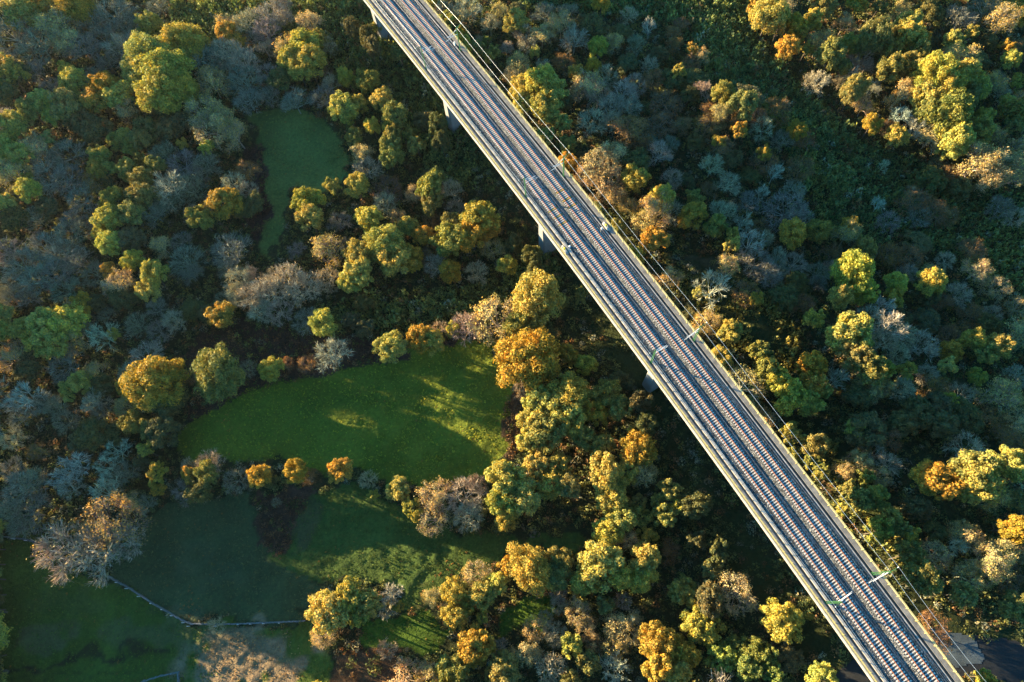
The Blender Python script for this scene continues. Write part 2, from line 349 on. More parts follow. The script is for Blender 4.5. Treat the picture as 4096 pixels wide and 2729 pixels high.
# ------------------------------------------------------------------ viaduct
U0, U1 = -260.0, 75.0
US = np.arange(U0, U1 + .1, 5.0)
v0 = CL(-60); VIA = empty('railway_viaduct', (v0[0], v0[1], 0))
tag(VIA, 'long pale concrete railway viaduct crossing the woods on tall piers', 'viaduct')
VL = (v0[0], v0[1], 0)
def vpart(name, mb, mat, parent=VIA, smooth=False): return mb.build(name, mat, parent, VL, smooth)
b = MB()
b.sweep(US, [(-7.15, ZR - 1.05), (7.15, ZR - 1.05), (6.9, ZR - 1.2), (3.6, ZR - 1.8), (2.9, ZR - 4.0), (-2.9, ZR - 4.0), (-3.6, ZR - 1.8), (-6.9, ZR - 1.2)])
vpart('deck', b, MT['pier'])
WT = {-1: -.50, 1: -.60}                                              # walkway tops
for sg in (-1, 1):
    wt = WT[sg]; b = MB(); pr = [(7.16, wt - .85), (7.40, wt - .85), (7.40, wt + .08), (7.16, wt + .12)]
    for i in range(int((U1 - U0) / 2.45)):                     # precast cornice panels with open joints
        a = U0 + i * 2.45; b.sweep([a + .02, a + 2.43], [(sg * o, ZR + z) for o, z in pr])
    vpart('cornice', b, MT['concrete'])
    b = MB(); b.sweep(US, [(sg * 6.05, ZR - 1.046), (sg * 7.155, ZR - 1.046), (sg * 7.155, ZR + wt), (sg * 6.05, ZR + wt)])
    vpart('walkway', b, MT['walk'])
    b = MB(); b.sweep(US, [(sg * 5.67, ZR - 1.04), (sg * 6.045, ZR - 1.04), (sg * 6.045, ZR - .98), (sg * 5.67, ZR - .98)])
    vpart('drain_channel', b, MT['trough'])
    b = MB(); o1, o2, zt = (5.24, 5.66, -.04) if sg < 0 else (5.16, 5.40, -.56)
    for i in range(int((U1 - U0) / 2.45)):
        a = U0 + i * 2.45 + .6; b.sweep([a + .03, a + 2.42], [(sg * o1, ZR - 1.045), (sg * o2, ZR - 1.045), (sg * o2, ZR + zt), (sg * o1, ZR + zt)])
    vpart('ballast_wall', b, MT['concrete'])
    # railing: posts, three rails
    rl = MB(); R0 = ZR + wt
    for z in (1.08, .8, .52, .24):
        rl.sweep(US, [(sg * 7.0, R0 + z), (sg * 7.05, R0 + z), (sg * 7.05, R0 + z + .055), (sg * 7.0, R0 + z + .055)])
    RL = vpart('railing', rl, MT['yelrail'])
    pm = MB(); pm.bar((0, 0, 0), (0, 0, 1.16), .11, .11); base = CL(0, 0)
    first = None
    for i in range(100):
        u = -195 + i * 2.6
        if u > U1: break
        if first is None:
            first = pm.build('post', MT['yelrail'], RL); o = first
        else:
            o = first.copy(); COL.objects.link(o); o.parent = RL
        p = CL(u, sg * 6.93); q = CL(u + 1, sg * 6.93); o.location = (p[0] - VL[0], p[1] - VL[1], R0); o.rotation_euler = (0, 0, math.atan2(q[1] - p[1], q[0] - p[0]))
b = MB(); b.sweep(np.arange(U0, U1 + .1, 2.5), [(-5.235, ZR - 1.04), (-5.235, ZR - .64), (-4.55, ZR - .36), (-4.1, ZR - .24), (-1.15, ZR - .235), (-.65, ZR - .36), (0, ZR - .74), (.6, ZR - .44), (1.0, ZR - .235), (4.1, ZR - .235), (4.5, ZR - .4), (5.155, ZR - .80), (5.155, ZR - 1.04)])
bal = vpart('ballast_bed', b, MT['ballast'])
sb = bal.modifiers.new('s', 'SUBSURF'); sb.subdivision_type = 'SIMPLE'; sb.levels = sb.render_levels = 3
tx = bpy.data.textures.new('ballast_rough', 'CLOUDS'); tx.noise_scale = .9; dm = bal.modifiers.new('d', 'DISPLACE'); dm.texture = tx; dm.strength = .07; dm.mid_level = .5; dm.direction = 'Z'
# piers
for k, (u, vis) in enumerate(((-232, 0), (-181, 1), (-136, 1), (-84, 1), (-33, 1), (66, 0))):
    p = CL(u); q = CL(u + 1) - CL(u); t = np.array([*q, 0]); t /= np.linalg.norm(t); n = np.array([-t[1], t[0], 0]); gz = float(base_h(*p)) - 1.5
    b = MB(); zz = [(ZR - 4.0, 3.9, 1.2), (ZR - 5.2, 3.7, 1.2), (ZR - 9, 3.6, 1.3), (gz, 3.9, 1.7)]; c = .35; n0 = 0
    ring = lambda z, w, d: [np.array([p[0], p[1], z]) + n * a + t * e for a, e in ((-w, -d + c), (-w, d - c), (-w + c, d), (w - c, d), (w, d - c), (w, -d + c), (w - c, -d), (-w + c, -d))]
    vs = sum([ring(*r) for r in zz], []); fs = [tuple(range(8)), tuple(range(24, 32))[::-1]]
    for i in range(3):
        for j in range(8): fs.append((i * 8 + j, i * 8 + 8 + j, i * 8 + 8 + (j + 1) % 8, i * 8 + (j + 1) % 8))
    b.add(vs, fs)
    pc = [np.array([p[0], p[1], z]) + n * a + t * e for z in (ZR - 3.99, ZR - 1.36) for a, e in ((-3.9, -1.25), (-3.9, 1.25), (3.9, 1.25), (3.9, -1.25))]
    pc = [np.array([*(q[:2] + (0 if i < 4 else 0)), q[2]]) for i, q in enumerate(pc)]
    b.box8(pc)
    vpart('pier', b, MT['pier'])

# ------------------------------------------------------------------ tracks
def sleeper_mesh(mat, name):
    b = MB(); pts = []
    for x0, x1, w, z in ((-1.3, -.5, .15, .0), (-.5, .5, .12, -.04), (.5, 1.3, .15, .0)):
        b.box8([(x0, -w, -.2), (x1, -w, -.2), (x1, w, -.2), (x0, w, -.2), (x0, -w * .8, z), (x1, -w * .8, z), (x1, w * .8, z), (x0, w * .8, z)])
    me = bpy.data.meshes.new(name); me.from_pydata(b.v, [], b.f); me.materials.append(mat); return me
slp, slpy = sleeper_mesh(MT['sleeper'], 'sleeper'), sleeper_mesh(MT['sleeper_y'], 'sleeper_yellow')
ZS = ZR - .17
SP = .593
for c, lab, uy in ((-2.375, 'railway track on the sunlit parapet side nearer the meadow', -79.5), (2.375, 'railway track nearer the double feeder wires', -83.0)):
    q = CL(-60, c); T_ = empty('railway_track', (q[0], q[1], ZS)); tag(T_, lab, 'railway track', 'two parallel railway tracks on the viaduct')
    for sg in (-1, 1):
        o_ = c + sg * .787; b = MB()
        b.sweep(np.arange(U0, U1 + .1, 2.5), [(o_ - .072, ZS), (o_ + .072, ZS), (o_ + .072, ZS + .02), (o_ + .012, ZS + .04), (o_ + .012, ZS + .13), (o_ + .036, ZS + .14), (o_ + .036, ZS + .17), (o_ - .036, ZS + .17), (o_ - .036, ZS + .14), (o_ - .012, ZS + .13), (o_ - .012, ZS + .04), (o_ - .072, ZS + .02)])
        R_ = b.build('rail', MT['rail'], T_, (q[0], q[1], ZS))
        b = MB(); b.sweep(np.arange(U0, U1 + .1, 2.5), [(o_ - .022, ZS + .171), (o_ + .022, ZS + .171), (o_ + .022, ZS + .176), (o_ - .022, ZS + .176)])
        b.build('rail_head', MT['railtop'], R_, (q[0], q[1], ZS))
    stuff = MB(); i = 0; u = U0; allu = []
    while u < U1: allu.append(u); u += SP
    allu = sorted(allu, key=lambda u: -abs(0) - u if u < 45 else 1000 + u)       # nearest the camera first
    for i, u in enumerate(allu):
        p = CL(u, c); r = CL(u, c + 1) - p; a = math.atan2(r[1], r[0])
        if i < 95 or any(abs(u - (uy + 2.4 * k)) < SP / 2 for k in range(3)):
            yel = any(abs(u - (uy + 2.4 * k)) < SP / 2 for k in range(3))
            o = bpy.data.objects.new('sleeper', slpy if yel else slp); COL.objects.link(o); o.parent = T_
            if yel: o['label'] = 'yellow speckled sleeper'
            o.location = (p[0] - q[0], p[1] - q[1], 0); o.rotation_euler = (0, 0, a)
        else:
            ca, sa = math.cos(a), math.sin(a)
            stuff.add([(p[0] - q[0] + v.co.x * ca - v.co.y * sa, p[1] - q[1] + v.co.x * sa + v.co.y * ca, v.co.z) for v in slp.vertices], [tuple(f.vertices) for f in slp.polygons])
    so = stuff.build('sleepers', MT['sleeper'], T_); so['kind'] = 'stuff'

# ------------------------------------------------------------------ catenary masts, wires, cabinets
def make_mast(side):
    """local x = along the line, y = across towards the track, z up; base at walkway trough"""
    r = empty('catenary_mast', (0, 0, 0)); H = 8.6
    b = MB()
    for sx in (-.20, .20):
        b.bar((sx, 0, .3), (sx * .6, 0, H), .10, .16)
    for i in range(14):
        z0 = .5 + i * .58; k0 = 1 - .4 * (z0 / H); sx = .2 if i % 2 else -.2
        b.bar((sx * k0, 0, z0), (-sx * (k0 - .025), 0, z0 + .55), .05, .05)
    b.build('lattice_column', MT['green'], r)
    b = MB(); b.obox((0, 0, .12), (1, 0, 0), (0, 1, 0), (0, 0, 1), .38, .28, .18); b.build('base_plate', MT['green'], r)
    c = MB()                                                            # cantilever over the track
    c.tube([(0, .1, 7.7), (.0, 2.0, 6.95), (0, 3.35, 6.75)], .045); c.tube([(0, .1, 6.0), (0, 3.2, 6.75)], .05)
    c.tube([(0, .9, 6.22), (0, 3.9, 5.65)], .04); c.tube([(0, 3.9, 5.65), (.15, 2.7, 5.35)], .03); c.tube([(0, 2.2, 6.5), (0, 2.6, 5.9)], .03)
    co = c.build('cantilever', MT['white'], r)
    b = MB()
    for p0, p1 in (((0, .15, 7.68), (0, .75, 7.45)), ((0, .15, 6.02), (0, .75, 6.16))): b.tube([p0, p1], .09, 8)
    b.build('insulator', MT['white'], co)
    b = MB(); b.bar((0, 0, 8.35), (0, -1.5, 8.75), .09, .12); b.bar((0, 0, 7.7), (0, -1.1, 8.6), .05, .05); ob = b.build('feeder_arm', MT['green'], r)
    b = MB(); b.tube([(0, -1.5, 8.72), (0, -1.72, 8.95)], .08, 8); b.build('insulator', MT['white'], ob)
    return r
proto = make_mast(1); used = False
def copy_tree(o, parent=None):
    c = o.copy(); COL.objects.link(c); c.parent = parent
    for ch in list(o.children): copy_tree(ch, c)
    return c
MZ = ZR - .98
masts_px = [(1, (1845, 203), 'green mast beside the feeder wires, topmost of its row, white cabinet at its foot'), (1, (2258, 705), 'green mast beside the feeder wires, second from the top of the photo'),
            (1, (2776, 1361), 'green mast beside the feeder wires above the olive scrub, third from the top'), (1, (3495, 2287), 'green mast beside the feeder wires near the gravel pad'),
            (-1, (1705, 276), 'green mast on the sunlit parapet side, topmost of its row'), (-1, (2106, 786), 'green mast on the sunlit parapet side, second from the top of the photo'),
            (-1, (2597, 1456), 'green mast on the sunlit parapet side beyond the big round oaks'), (-1, (3303, 2413), 'green mast on the sunlit parapet side, lowest of its row'), (1, (3800, 2790), 'green mast at the bottom edge with only its arm tip in view beside the road')]
mast_u = {1: [], -1: []}
for k, (sg, px, lab) in enumerate(masts_px):
    x, y, _ = at(*px, fixed=MZ); u = x * DU[0] + y * DU[1]
    p = CL(u, sg * 5.73); t = CL(u, 0) - p; a = math.atan2(t[1], t[0]) - math.pi / 2
    r = copy_tree(proto) if used else proto; used = True
    r.location = (p[0], p[1], MZ); r.rotation_euler = (0, 0, a); mast_u[sg].append(u)
    tag(r, lab, 'catenary mast', 'catenary masts along the viaduct')
    if k == 0:
        b = MB(); b.obox((0, 0, 0), (1, 0, 0), (0, 1, 0), (0, 0, 1), .22, .18, .65)
        p = CL(u - 2.2, sg * 5.3)
        w = b.build('equipment_box', MT['white'], None, (0, 0, 0)); w.location = (p[0], p[1], ZR + .1); w.rotation_euler = (0, 0, a); tag(w, 'small white box on the ballast wall beside the topmost mast', 'equipment box')
def span_wire(name, sg, off, z, rad, mat, lab, cat='overhead wire', sag=.5, zig=0.0, group=None):
    ms = sorted(mast_u[sg]); ms = [ms[0] - 52, *ms]
    if sg < 0: ms.append(ms[-1] + 55)
    ms = sorted(ms); ms = [ms[0] - 52] + ms + [ms[-1] + 52]
    pts = []
    for i in range(len(ms) - 1):
        for j in range(10):
            f = j / 10; u = ms[i] + (ms[i + 1] - ms[i]) * f; o = off + zig * (1 if i % 2 else -1) * (1 - 2 * f)
            p = CL(u, sg * o); pts.append((p[0], p[1], z - sag * 4 * f * (1 - f)))
    b = MB(); b.tube(pts, rad, 5); p0 = pts[len(pts) // 2]
    return tag(b.build(name, mat, None, p0), lab, cat, group)
span_wire('feeder_wire', 1, 7.4, MZ + 8.95, .023, MT['wire'], 'silvery feeder wire hung from the mast arm tips, outer of the pair', sag=.9, group='feeder wires')
span_wire('feeder_wire', 1, 5.75, MZ + 8.4, .023, MT['wire'], 'silvery feeder wire running over the mast tops, inner of the pair on the scrub side', sag=.9, group='feeder wires')
span_wire('feeder_wire', -1, 7.4, MZ + 8.95, .02, MT['wire'], 'silvery feeder wire hung outside the masts on the sunlit parapet side', sag=.9, group='feeder wires')
span_wire('feeder_wire', -1, 5.75, MZ + 8.4, .02, MT['wire'], 'silvery wire over the mast tops on the sunlit parapet side', sag=.9, group='feeder wires')
for sg, w in ((-1, 'over the track nearer the meadow'), (1, 'over the track nearer the scrub slope')):
    span_wire('contact_wire', sg, 2.4, ZR + 5.3, .016, MT['cwire'], 'thin contact wire ' + w, sag=0, zig=.2, group='contact wires')
    span_wire('messenger_wire', sg, 2.4, ZR + 6.7, .016, MT['cwire'], 'thin sagging messenger wire ' + w, sag=1.1, group='messenger wires')
for sg, px, w in ((-1, (2262, 992), 'sunlit parapet side'), (1, (2422, 902), 'feeder wire side')):
    x, y, _ = at(*px, fixed=ZR + .2); u = x * DU[0] + y * DU[1]; p = CL(u, sg * 6.15); t = CL(u + 1, sg * 6.15) - p; a = math.atan2(t[1], t[0])
    r = empty('detector_cabinet', (p[0], p[1], ZR + WT[sg]), a); tag(r, 'pale hump shaped plinth with a yellow cap on the walkway, ' + w, 'cabinet', 'track detector cabinets')
    b = MB(); b.box8([(-1.2, -.45, 0), (1.2, -.45, 0), (1.5, .3, 0), (-1.5, .3, 0), (-.7, -.38, .45), (.7, -.38, .45), (.8, .2, .45), (-.8, .2, .45)]); b.build('plinth', MT['concrete'], r)
    b = MB(); b.tube([(0, -.1, .451), (0, -.1, .95), (0, -.1, 1.05)], [.26, .26, .16], 10); b.build('cap', MT['yellow'], r)
    b = MB(); b.tube([(.6, -.1, .452), (.6, -.1, 1.5)], .04, 6); b.build('stake', MT['white'], r)
    p = CL(u + .1, sg * 4.75); r = empty('trackside_box', (p[0], p[1], ZR - .45), a); tag(r, 'small white rounded box on the ballast, ' + w, 'equipment box', 'white trackside boxes')
    b = MB(); b.tube([(0, 0, 0), (0, 0, .5), (0, 0, .62)], [.27, .27, .14], 10); b.build('housing', MT['white'], r)
    b = MB(); b.tube([(0, -sg * .2, .1), (.5, sg * -.7, .27), (.7, sg * -1.0, .28)], .03, 5); b.build('cable', MT['cable'], r)
b = MB(); pts = []
for i in range(90):
    u = -190 + i * 3; p = CL(u, -5.75 + .22 * math.sin(i * .37) * math.sin(i * .11)); pts.append((p[0], p[1], ZR - .93))
b.tube(pts, .03, 5); tag(b.build('cable', MT['cable'], None, pts[50]), 'loose grey cable lying in the dark drain channel beside the walkway', 'cable')

# ------------------------------------------------------------------ tree survey
# one entry per crown: x y radius kind, in the pixels of nine enlarged tiles of the photograph (column, row)
SURVEY = {
(0,0): '''130 60 105y;300 40 90o;500 30 110o;80 230 150B;260 300 130B;180 160 100B;330 170 110t;480 130 110r;640 170 110B;770 100 130B;700 260 100B;860 180 90B;560 330 110B;430 260 90t;820 320 105b;965 290 80b;1060 300 60b;
1245 285 125y;990 380 135y;950 500 115y;1150 470 150y;1110 610 150y;1260 590 110y;1450 420 120B;1570 345 110b;1660 410 100b;1550 500 100B;1690 560 105B;1710 690 90B;1440 550 90t;740 430 75B;640 520 65B;710 575 100o;640 665 80o;810 640 95y;500 550 80y;450 465 45y;35 500 90o;140 520 100d;60 640 100d;250 480 80B;345 615 80B;200 750 80g;180 840 45g;300 700 85y;340 790 60y;450 730 100g;60 860 90y;30 1000 80y;120 1050 80y;210 990 80t;
320 935 55g;560 830 95d;670 900 100d;780 970 60g;855 930 60y;865 1030 45y;950 960 70g;1040 900 90d;1160 880 90d;870 735 75t;970 740 85d;1110 760 90d;1375 730 105t;1430 850 115t;1540 830 95t;1420 1015 55y;1610 910 85t;1245 1000 35o;1350 640 60B;1270 850 80d;465 1060 110B;290 1090 80B;680 1060 75g;1120 1050 85B;1260 1120 100B;1420 1130 85B;1330 1210 75B;960 1100 45g;1050 1130 65g;990 1210 75g;870 1160 65g;750 1160 45y;665 1175 65o;650 1260 80r;760 1250 55d;950 1265 50g;340 1220 120B;460 1230 95B;190 1290 85y;190 1230 40y;130 1370 75d;40 1410 70y;60 1180 85t;
1170 1290 115b;1310 1300 95B;1150 1400 80B;950 1365 95g;740 1375 80g;740 1500 95y;890 1480 80g;1060 1470 85B;1545 1395 95o;1370 1490 90g;1640 1445 75d;1590 1250 80b;1690 1290 55b;1750 1400 75d;570 1350 100B;500 1530 85B;340 1450 75d;240 1500 80B;100 1520 90d;
1570 220 70o;1630 270 50o;1700 150 95b;1845 75 100b;1820 190 85b;1930 110 65b;1740 260 70B;1960 25 55b;2130 135 70t;2060 220 45g;1985 300 90t;2090 310 95y;2190 255 60g;2010 400 85y;2120 420 100y;2060 490 75y;2210 470 60r;2250 300 55b;1820 320 60b;2035 710 95B;2265 560 60b;2235 670 90B;1850 650 65B;1930 560 80d;2080 1360 80y;2160 1370 60y;2290 1280 60y;2125 1505 90y;1700 1170 75r''',
(1,0): '''240 180 50g;190 560 80g;290 670 75y;120 690 60y;40 520 60y;20 720 85y;70 800 55y;390 790 90g;330 860 55y;210 860 60y;95 930 55g;350 930 70g;480 920 50g;320 1000 75g;320 1075 70g;520 990 60g;130 1040 70t;170 1140 80b;105 1290 75y;400 370 55g;600 1290 95g;625 1380 80g;660 1230 55g;490 1320 60t;300 1390 80b;380 1490 50t;760 1300 80b;790 1425 65b;965 1485 110y;750 1535 80g;610 1520 60r;
1200 150 75y;1260 210 70b;1020 150 60b;700 40 60b;870 40 80b;950 265 40b;1005 295 32p;1040 370 55g;1130 315 45b;1270 290 60b;1340 360 40y;1200 420 75t;1175 510 65b;1390 440 50b;1530 430 65r;1350 550 115y;1250 570 80y;1460 610 95y;1250 680 75y;1380 710 100y;1520 710 75d;1530 830 60y;1430 790 65y;1720 460 60o;1700 560 95t;1820 510 80b;1640 640 70B;1770 640 85b;1950 620 85b;2040 560 65b;1860 710 85b;1990 720 70b;1730 820 85b;1870 810 75b;2040 300 70B;2130 420 55b;2190 380 60d;2150 540 70r;2280 560 70d;1740 190 85d;1400 90 80B;1560 80 70B;1600 260 85b;1780 220 60B;2310 300 50r;2300 480 50y;2130 150 45w;
1980 900 115r;2070 950 75r;1560 970 55g;1550 1030 50g;1775 1100 120t;1890 1060 85t;1710 1200 90t;1840 1240 105t;1880 1340 75t;2030 1120 85d;2010 1220 90y;2190 1335 80y;2160 1430 110t;2080 1510 90t;2265 1440 75b;2180 1040 80b;2110 980 65B;2260 1000 65B;2280 1200 65b''',
(2,0): '''600 60 110y;700 100 70y;510 30 50o;980 40 65g;780 160 65o;900 120 60y;660 185 45y;810 230 45o;970 240 80t;850 320 40y;1040 350 85g;1150 290 60g;1110 440 50g;1330 240 105g;1450 220 60g;1270 300 60g;1460 330 60g;1600 225 85y;1680 240 50o;1640 335 75g;1600 430 80g;1430 460 90g;1220 390 75b;1180 480 45w;1275 430 45b;1190 570 80g;1170 640 60g;1310 590 60b;1520 600 75t;930 550 70b;1000 530 30w;1095 530 40b;1500 760 65w;1620 870 65w;1750 890 70t;1430 860 50r;1790 490 130y;1930 490 95y;1850 610 115y;1700 610 90y;1700 740 85g;1860 740 125g;1960 660 80g;2060 580 90y;1950 370 95t;2025 425 55t;1870 330 45t;1900 930 110y;2040 880 85y;2080 810 70y;1860 1010 65y;2160 900 70t;2310 770 80g;2300 860 60g;2070 1080 115t;2200 1110 115t;2300 1020 90t;2290 1180 95t;2130 1190 85t;
1760 1140 55d;1860 1200 70r;1700 1260 85d;1910 1300 80d;1600 1350 80r;1750 1450 85r;1640 1480 70B;1840 1470 65r;2200 1430 80B;2320 1480 60b;400 690 85g;180 760 60r;265 770 60t;345 800 60r;160 860 80r;240 890 55d;280 1010 80r;245 960 45o;380 890 50o;150 600 60b;520 790 55r;570 850 65b;650 740 80r;810 890 65o;840 970 65r;690 960 75B;560 1030 45o;570 1110 80r;820 1150 85r;330 1110 65d;200 1130 75b;60 420 60r;40 650 60d;90 1000 70d;640 1170 55w;715 1450 130B;810 1500 80B;545 1300 45w;450 1380 75B;420 1500 60w;280 1440 85b;1400 1115 30w;1370 1390 45w;1180 1535 55o;1420 1520 65B;
2100 60 110B;1900 130 110B;2000 200 40y;2110 300 60d;2260 90 90t;1700 100 85d;2180 540 60B''',
(0,1): '''750 90 90y;690 20 55y;900 80 100d;920 215 75y;1035 320 90y;1030 430 80y;800 380 95t;850 480 85d;560 495 60o;585 575 50o;670 520 65d;1290 230 100B;1310 320 70B;1590 170 115B;1560 270 75B;490 40 105B;60 160 90B;150 270 115B;300 150 110B;420 180 105B;260 350 115B;390 320 105B;100 390 95B;530 250 105B;440 430 95B;640 310 75B;200 480 85B;60 480 70B;
1650 350 90b;1640 450 85b;1740 480 105b;1850 420 110b;1980 350 115b;2080 390 105b;1790 560 80b;1910 560 75b;2240 340 75b;1730 310 60b;1880 330 60b;30 620 75y;20 700 70y;170 690 85y;300 650 105y;430 650 105y;350 770 105y;230 790 90y;490 740 85t;60 880 85t;190 890 75d;545 710 75B;690 730 95w;780 745 45y;1070 560 75B;950 660 75B;1190 620 75b;1330 560 70d;1430 590 75d;1540 500 65B;720 600 50B;
1465 980 170g;1040 1050 165o;1130 1160 130d;1870 965 78y;1700 960 50B;1290 1030 45r;2285 870 110b;2110 940 60r;1970 930 40r;530 1050 80y;480 1130 65y;630 1000 75t;690 1090 85d;630 1195 90b;690 1280 75B;440 940 105B;200 980 75d;160 1170 100w;80 1220 80w;280 1210 80B;385 1240 85B;130 1310 75B;440 1330 80B;50 1450 65b;890 1350 75g;1000 1370 65g;1040 1450 35y;1120 1410 110d;650 1430 95d;810 1440 75d;540 1490 65d;250 1530 55r;1000 1540 55y;780 1545 75w''',
(1,1): '''85 180 105y;110 310 105y;60 375 75y;310 100 125y;370 220 110y;470 180 80o;490 250 55o;570 50 70o;625 180 80r;660 240 70b;745 80 115g;900 60 100o;990 20 75o;20 90 40b;340 810 98y;535 760 80o;630 770 70y;665 695 55b;765 700 55y;860 680 105b;1050 620 150t;1340 500 165y;1240 680 115g;1390 720 90d;1270 900 175o;1400 950 110o;1480 730 35r;1530 490 50g;1250 1110 60b;1570 1110 135y;1370 1190 105y;1540 1230 115y;1330 1300 105y;1840 1120 105g;1925 1240 90g;1760 1290 80o;1630 1310 95y;1420 1370 120g;1300 1440 85y;1700 1460 85g;1810 1510 75g;2065 1500 110o;1650 460 55g;150 520 65d;170 690 65d;60 640 55d''',
(2,1): '''1160 20 75t;340 230 70t;480 70 90w;570 60 65b;350 40 45y;500 240 105B;590 330 95B;650 270 75B;685 170 40w;220 400 105w;105 430 45y;450 440 85r;530 490 45o;340 120 55y;1215 315 130y;1115 470 80y;1270 420 80y;1430 190 85r;1560 190 85r;1710 370 85y;1560 300 55b;1680 470 85d;1800 510 65r;2010 150 75r;1040 170 70r;1040 260 60b;930 310 70B;930 380 60B;780 400 85d;840 510 65r;700 490 85d;1170 690 120y;1090 760 80y;1200 860 110g;1290 930 105g;1400 530 75w;1320 620 85b;1470 660 105w;1540 730 85b;1400 790 85b;1650 800 95b;1500 860 75b;910 920 100o;900 1040 85o;690 1030 90y;760 1150 105y;860 1190 85y;965 1115 55y;800 1080 85d;1090 1030 75w;1300 1020 75t;1385 1060 65t;1420 970 55y;1510 1110 85b;1340 1130 55t;1700 1000 65b;1740 1100 85r;1200 1160 85d;2050 765 78y;2180 800 78y;2120 860 70y;1950 690 65r;1860 750 75r;2000 590 65r;2160 580 55b;2100 670 90d;1600 1260 110d;1730 1240 100d;1870 1240 100d;1250 1400 130d;1500 1360 100d;1780 1360 100d;1950 1340 100d;1850 1180 50y;1180 1350 60y;1410 1450 90r;1340 1530 75b;1180 1550 45t;2260 1460 85r;570 950 85g;560 830 70g;740 1430 75g;910 1500 85g''',
(0,2): '''490 60 100w;430 150 90w;440 230 70w;720 70 75w;770 160 75w;690 260 95w;850 130 75B;1055 140 70o;1060 230 45o;980 50 60d;880 300 60t;1000 340 60B;1290 140 55o;1420 125 75g;1280 250 90B;1390 260 95d;1280 50 45b;1430 50 80b;1620 170 75B;1760 140 78o;1850 170 60d;2020 110 88o;2130 150 50r;2345 110 80o;160 240 130B;80 400 100B;220 400 110B;130 500 75B;210 150 70b;760 480 170c;430 640 185b;640 680 175b;850 600 100b;2240 1080 140y;2220 1230 80t;1465 1170 48b;1900 320 30B''',
(1,2): '''170 160 65b;215 280 40y;480 375 72y;640 300 110t;640 430 95t;840 280 115b;860 420 95b;930 200 65b;1120 160 135y;1090 300 115y;1130 410 85y;1280 260 110y;1330 80 95y;1440 200 95y;1560 220 95g;1500 60 85g;1800 120 125y;1850 260 105y;1970 100 85y;2100 130 85t;2280 230 75g;2030 330 58g;2190 320 48y;2330 330 65y;1900 420 105y;1850 550 95y;1980 560 75t;2060 430 75g;2100 540 65o;2230 420 75g;2250 650 75r;1780 760 135y;1910 830 100y;2080 730 115y;2110 850 95y;1680 850 95y;1530 720 88g;1490 810 85g;1290 750 145o;1170 770 75o;1060 860 80y;970 960 90y;780 960 85y;760 1110 80y;720 1040 45t;620 960 55t;860 1060 55y;980 1100 42y;1500 960 55b;1500 1040 50b;1620 1090 85t;1810 1050 65g;1940 1000 55b;1320 1220 78t;1400 1130 50b;1470 1230 75b;1260 1380 85t;1580 1310 78y;1750 1300 58t;1430 1480 105b;1690 1430 75g;1940 1180 105t;1880 1330 75t;1700 1200 75t;1890 1490 105w;2180 1290 125o;2310 1340 95o;2160 1450 125o;2290 1500 90y;1080 1350 65b;1090 1500 110g;770 1470 105g;600 1520 85t;60 1000 110y;180 1010 95y;330 960 75w;300 1060 65b;390 1040 38o;90 1100 75y;300 1350 60b''',
(2,2): '''2000 60 135y;2060 180 130y;1960 220 80y;2290 80 110y;1150 110 60t;1260 60 60t;1380 140 65t;1440 50 75b;1260 150 60g;1170 250 70g;1250 290 85g;1350 310 85g;1600 360 95d;1460 420 85g;1490 500 70g;1350 520 85g;1600 550 60o;1580 630 75g;1550 700 85g;1650 820 105g;1710 880 80g;1940 960 75g;1970 510 65t;2050 590 85t;2130 700 115t;2220 650 80t;2010 830 85t;2130 830 85t;2290 490 105o;1750 520 75d;1900 620 55w;880 60 55g;960 110 55g;1100 360 38y;20 360 60y;120 360 95d;90 580 65d;270 660 75d;200 960 105d;240 1385 90p;350 1330 70p;470 1340 90p;570 1400 80p;420 1460 95p;620 1500 75p;20 1380 90o;2120 1550 60y;880 1095 28y''',
}
# a few crowns outside the photograph's frame: the wood goes on there; left rows added to shade the fields
LOWEXTRA = [(x, y) for i, x in enumerate((-40, -115, -190)) for y in range(2130 + 25 * i, 2860, 62)]
EXTRA = [(-280 - 90 * (i % 3), 2480 + 45 * i) for i in range(12)] + [(-180, 1350), (-250, 1500), (-300, 1250), (-420, 1400), (-200, 1650), (-350, 1750), (-450, 1600), (-120, 1200), (-500, 1850), (-90,1320),(-110,1480),(-90,1620),(-100,1760),(-75,2450),(-75,2575),(-75,2700),(-75,2825),(-75,2950),(-210,2500),(-210,2625),(-210,2750),(-210,2875),(-345,2550),(-345,2675),(-345,2800),(-345,2925),(-480,2600),(-480,2725),(-480,2850),(-620,1700),(-160, 800), (-300, 950), (-200, 560), (-150, 300), (-330, 400), (-120, 60), (-380, 700),
         (200, -90), (480, -110), (760, -80), (1050, -100), (-100, -100), (3000, -90), (3400, -100), (3800, -80), (4200, 300), (4230, 1000), (4260, 1700), (4250, 2200), (1300, 2830), (1800, 2860), (2400, 2850), (2900, 2840)]

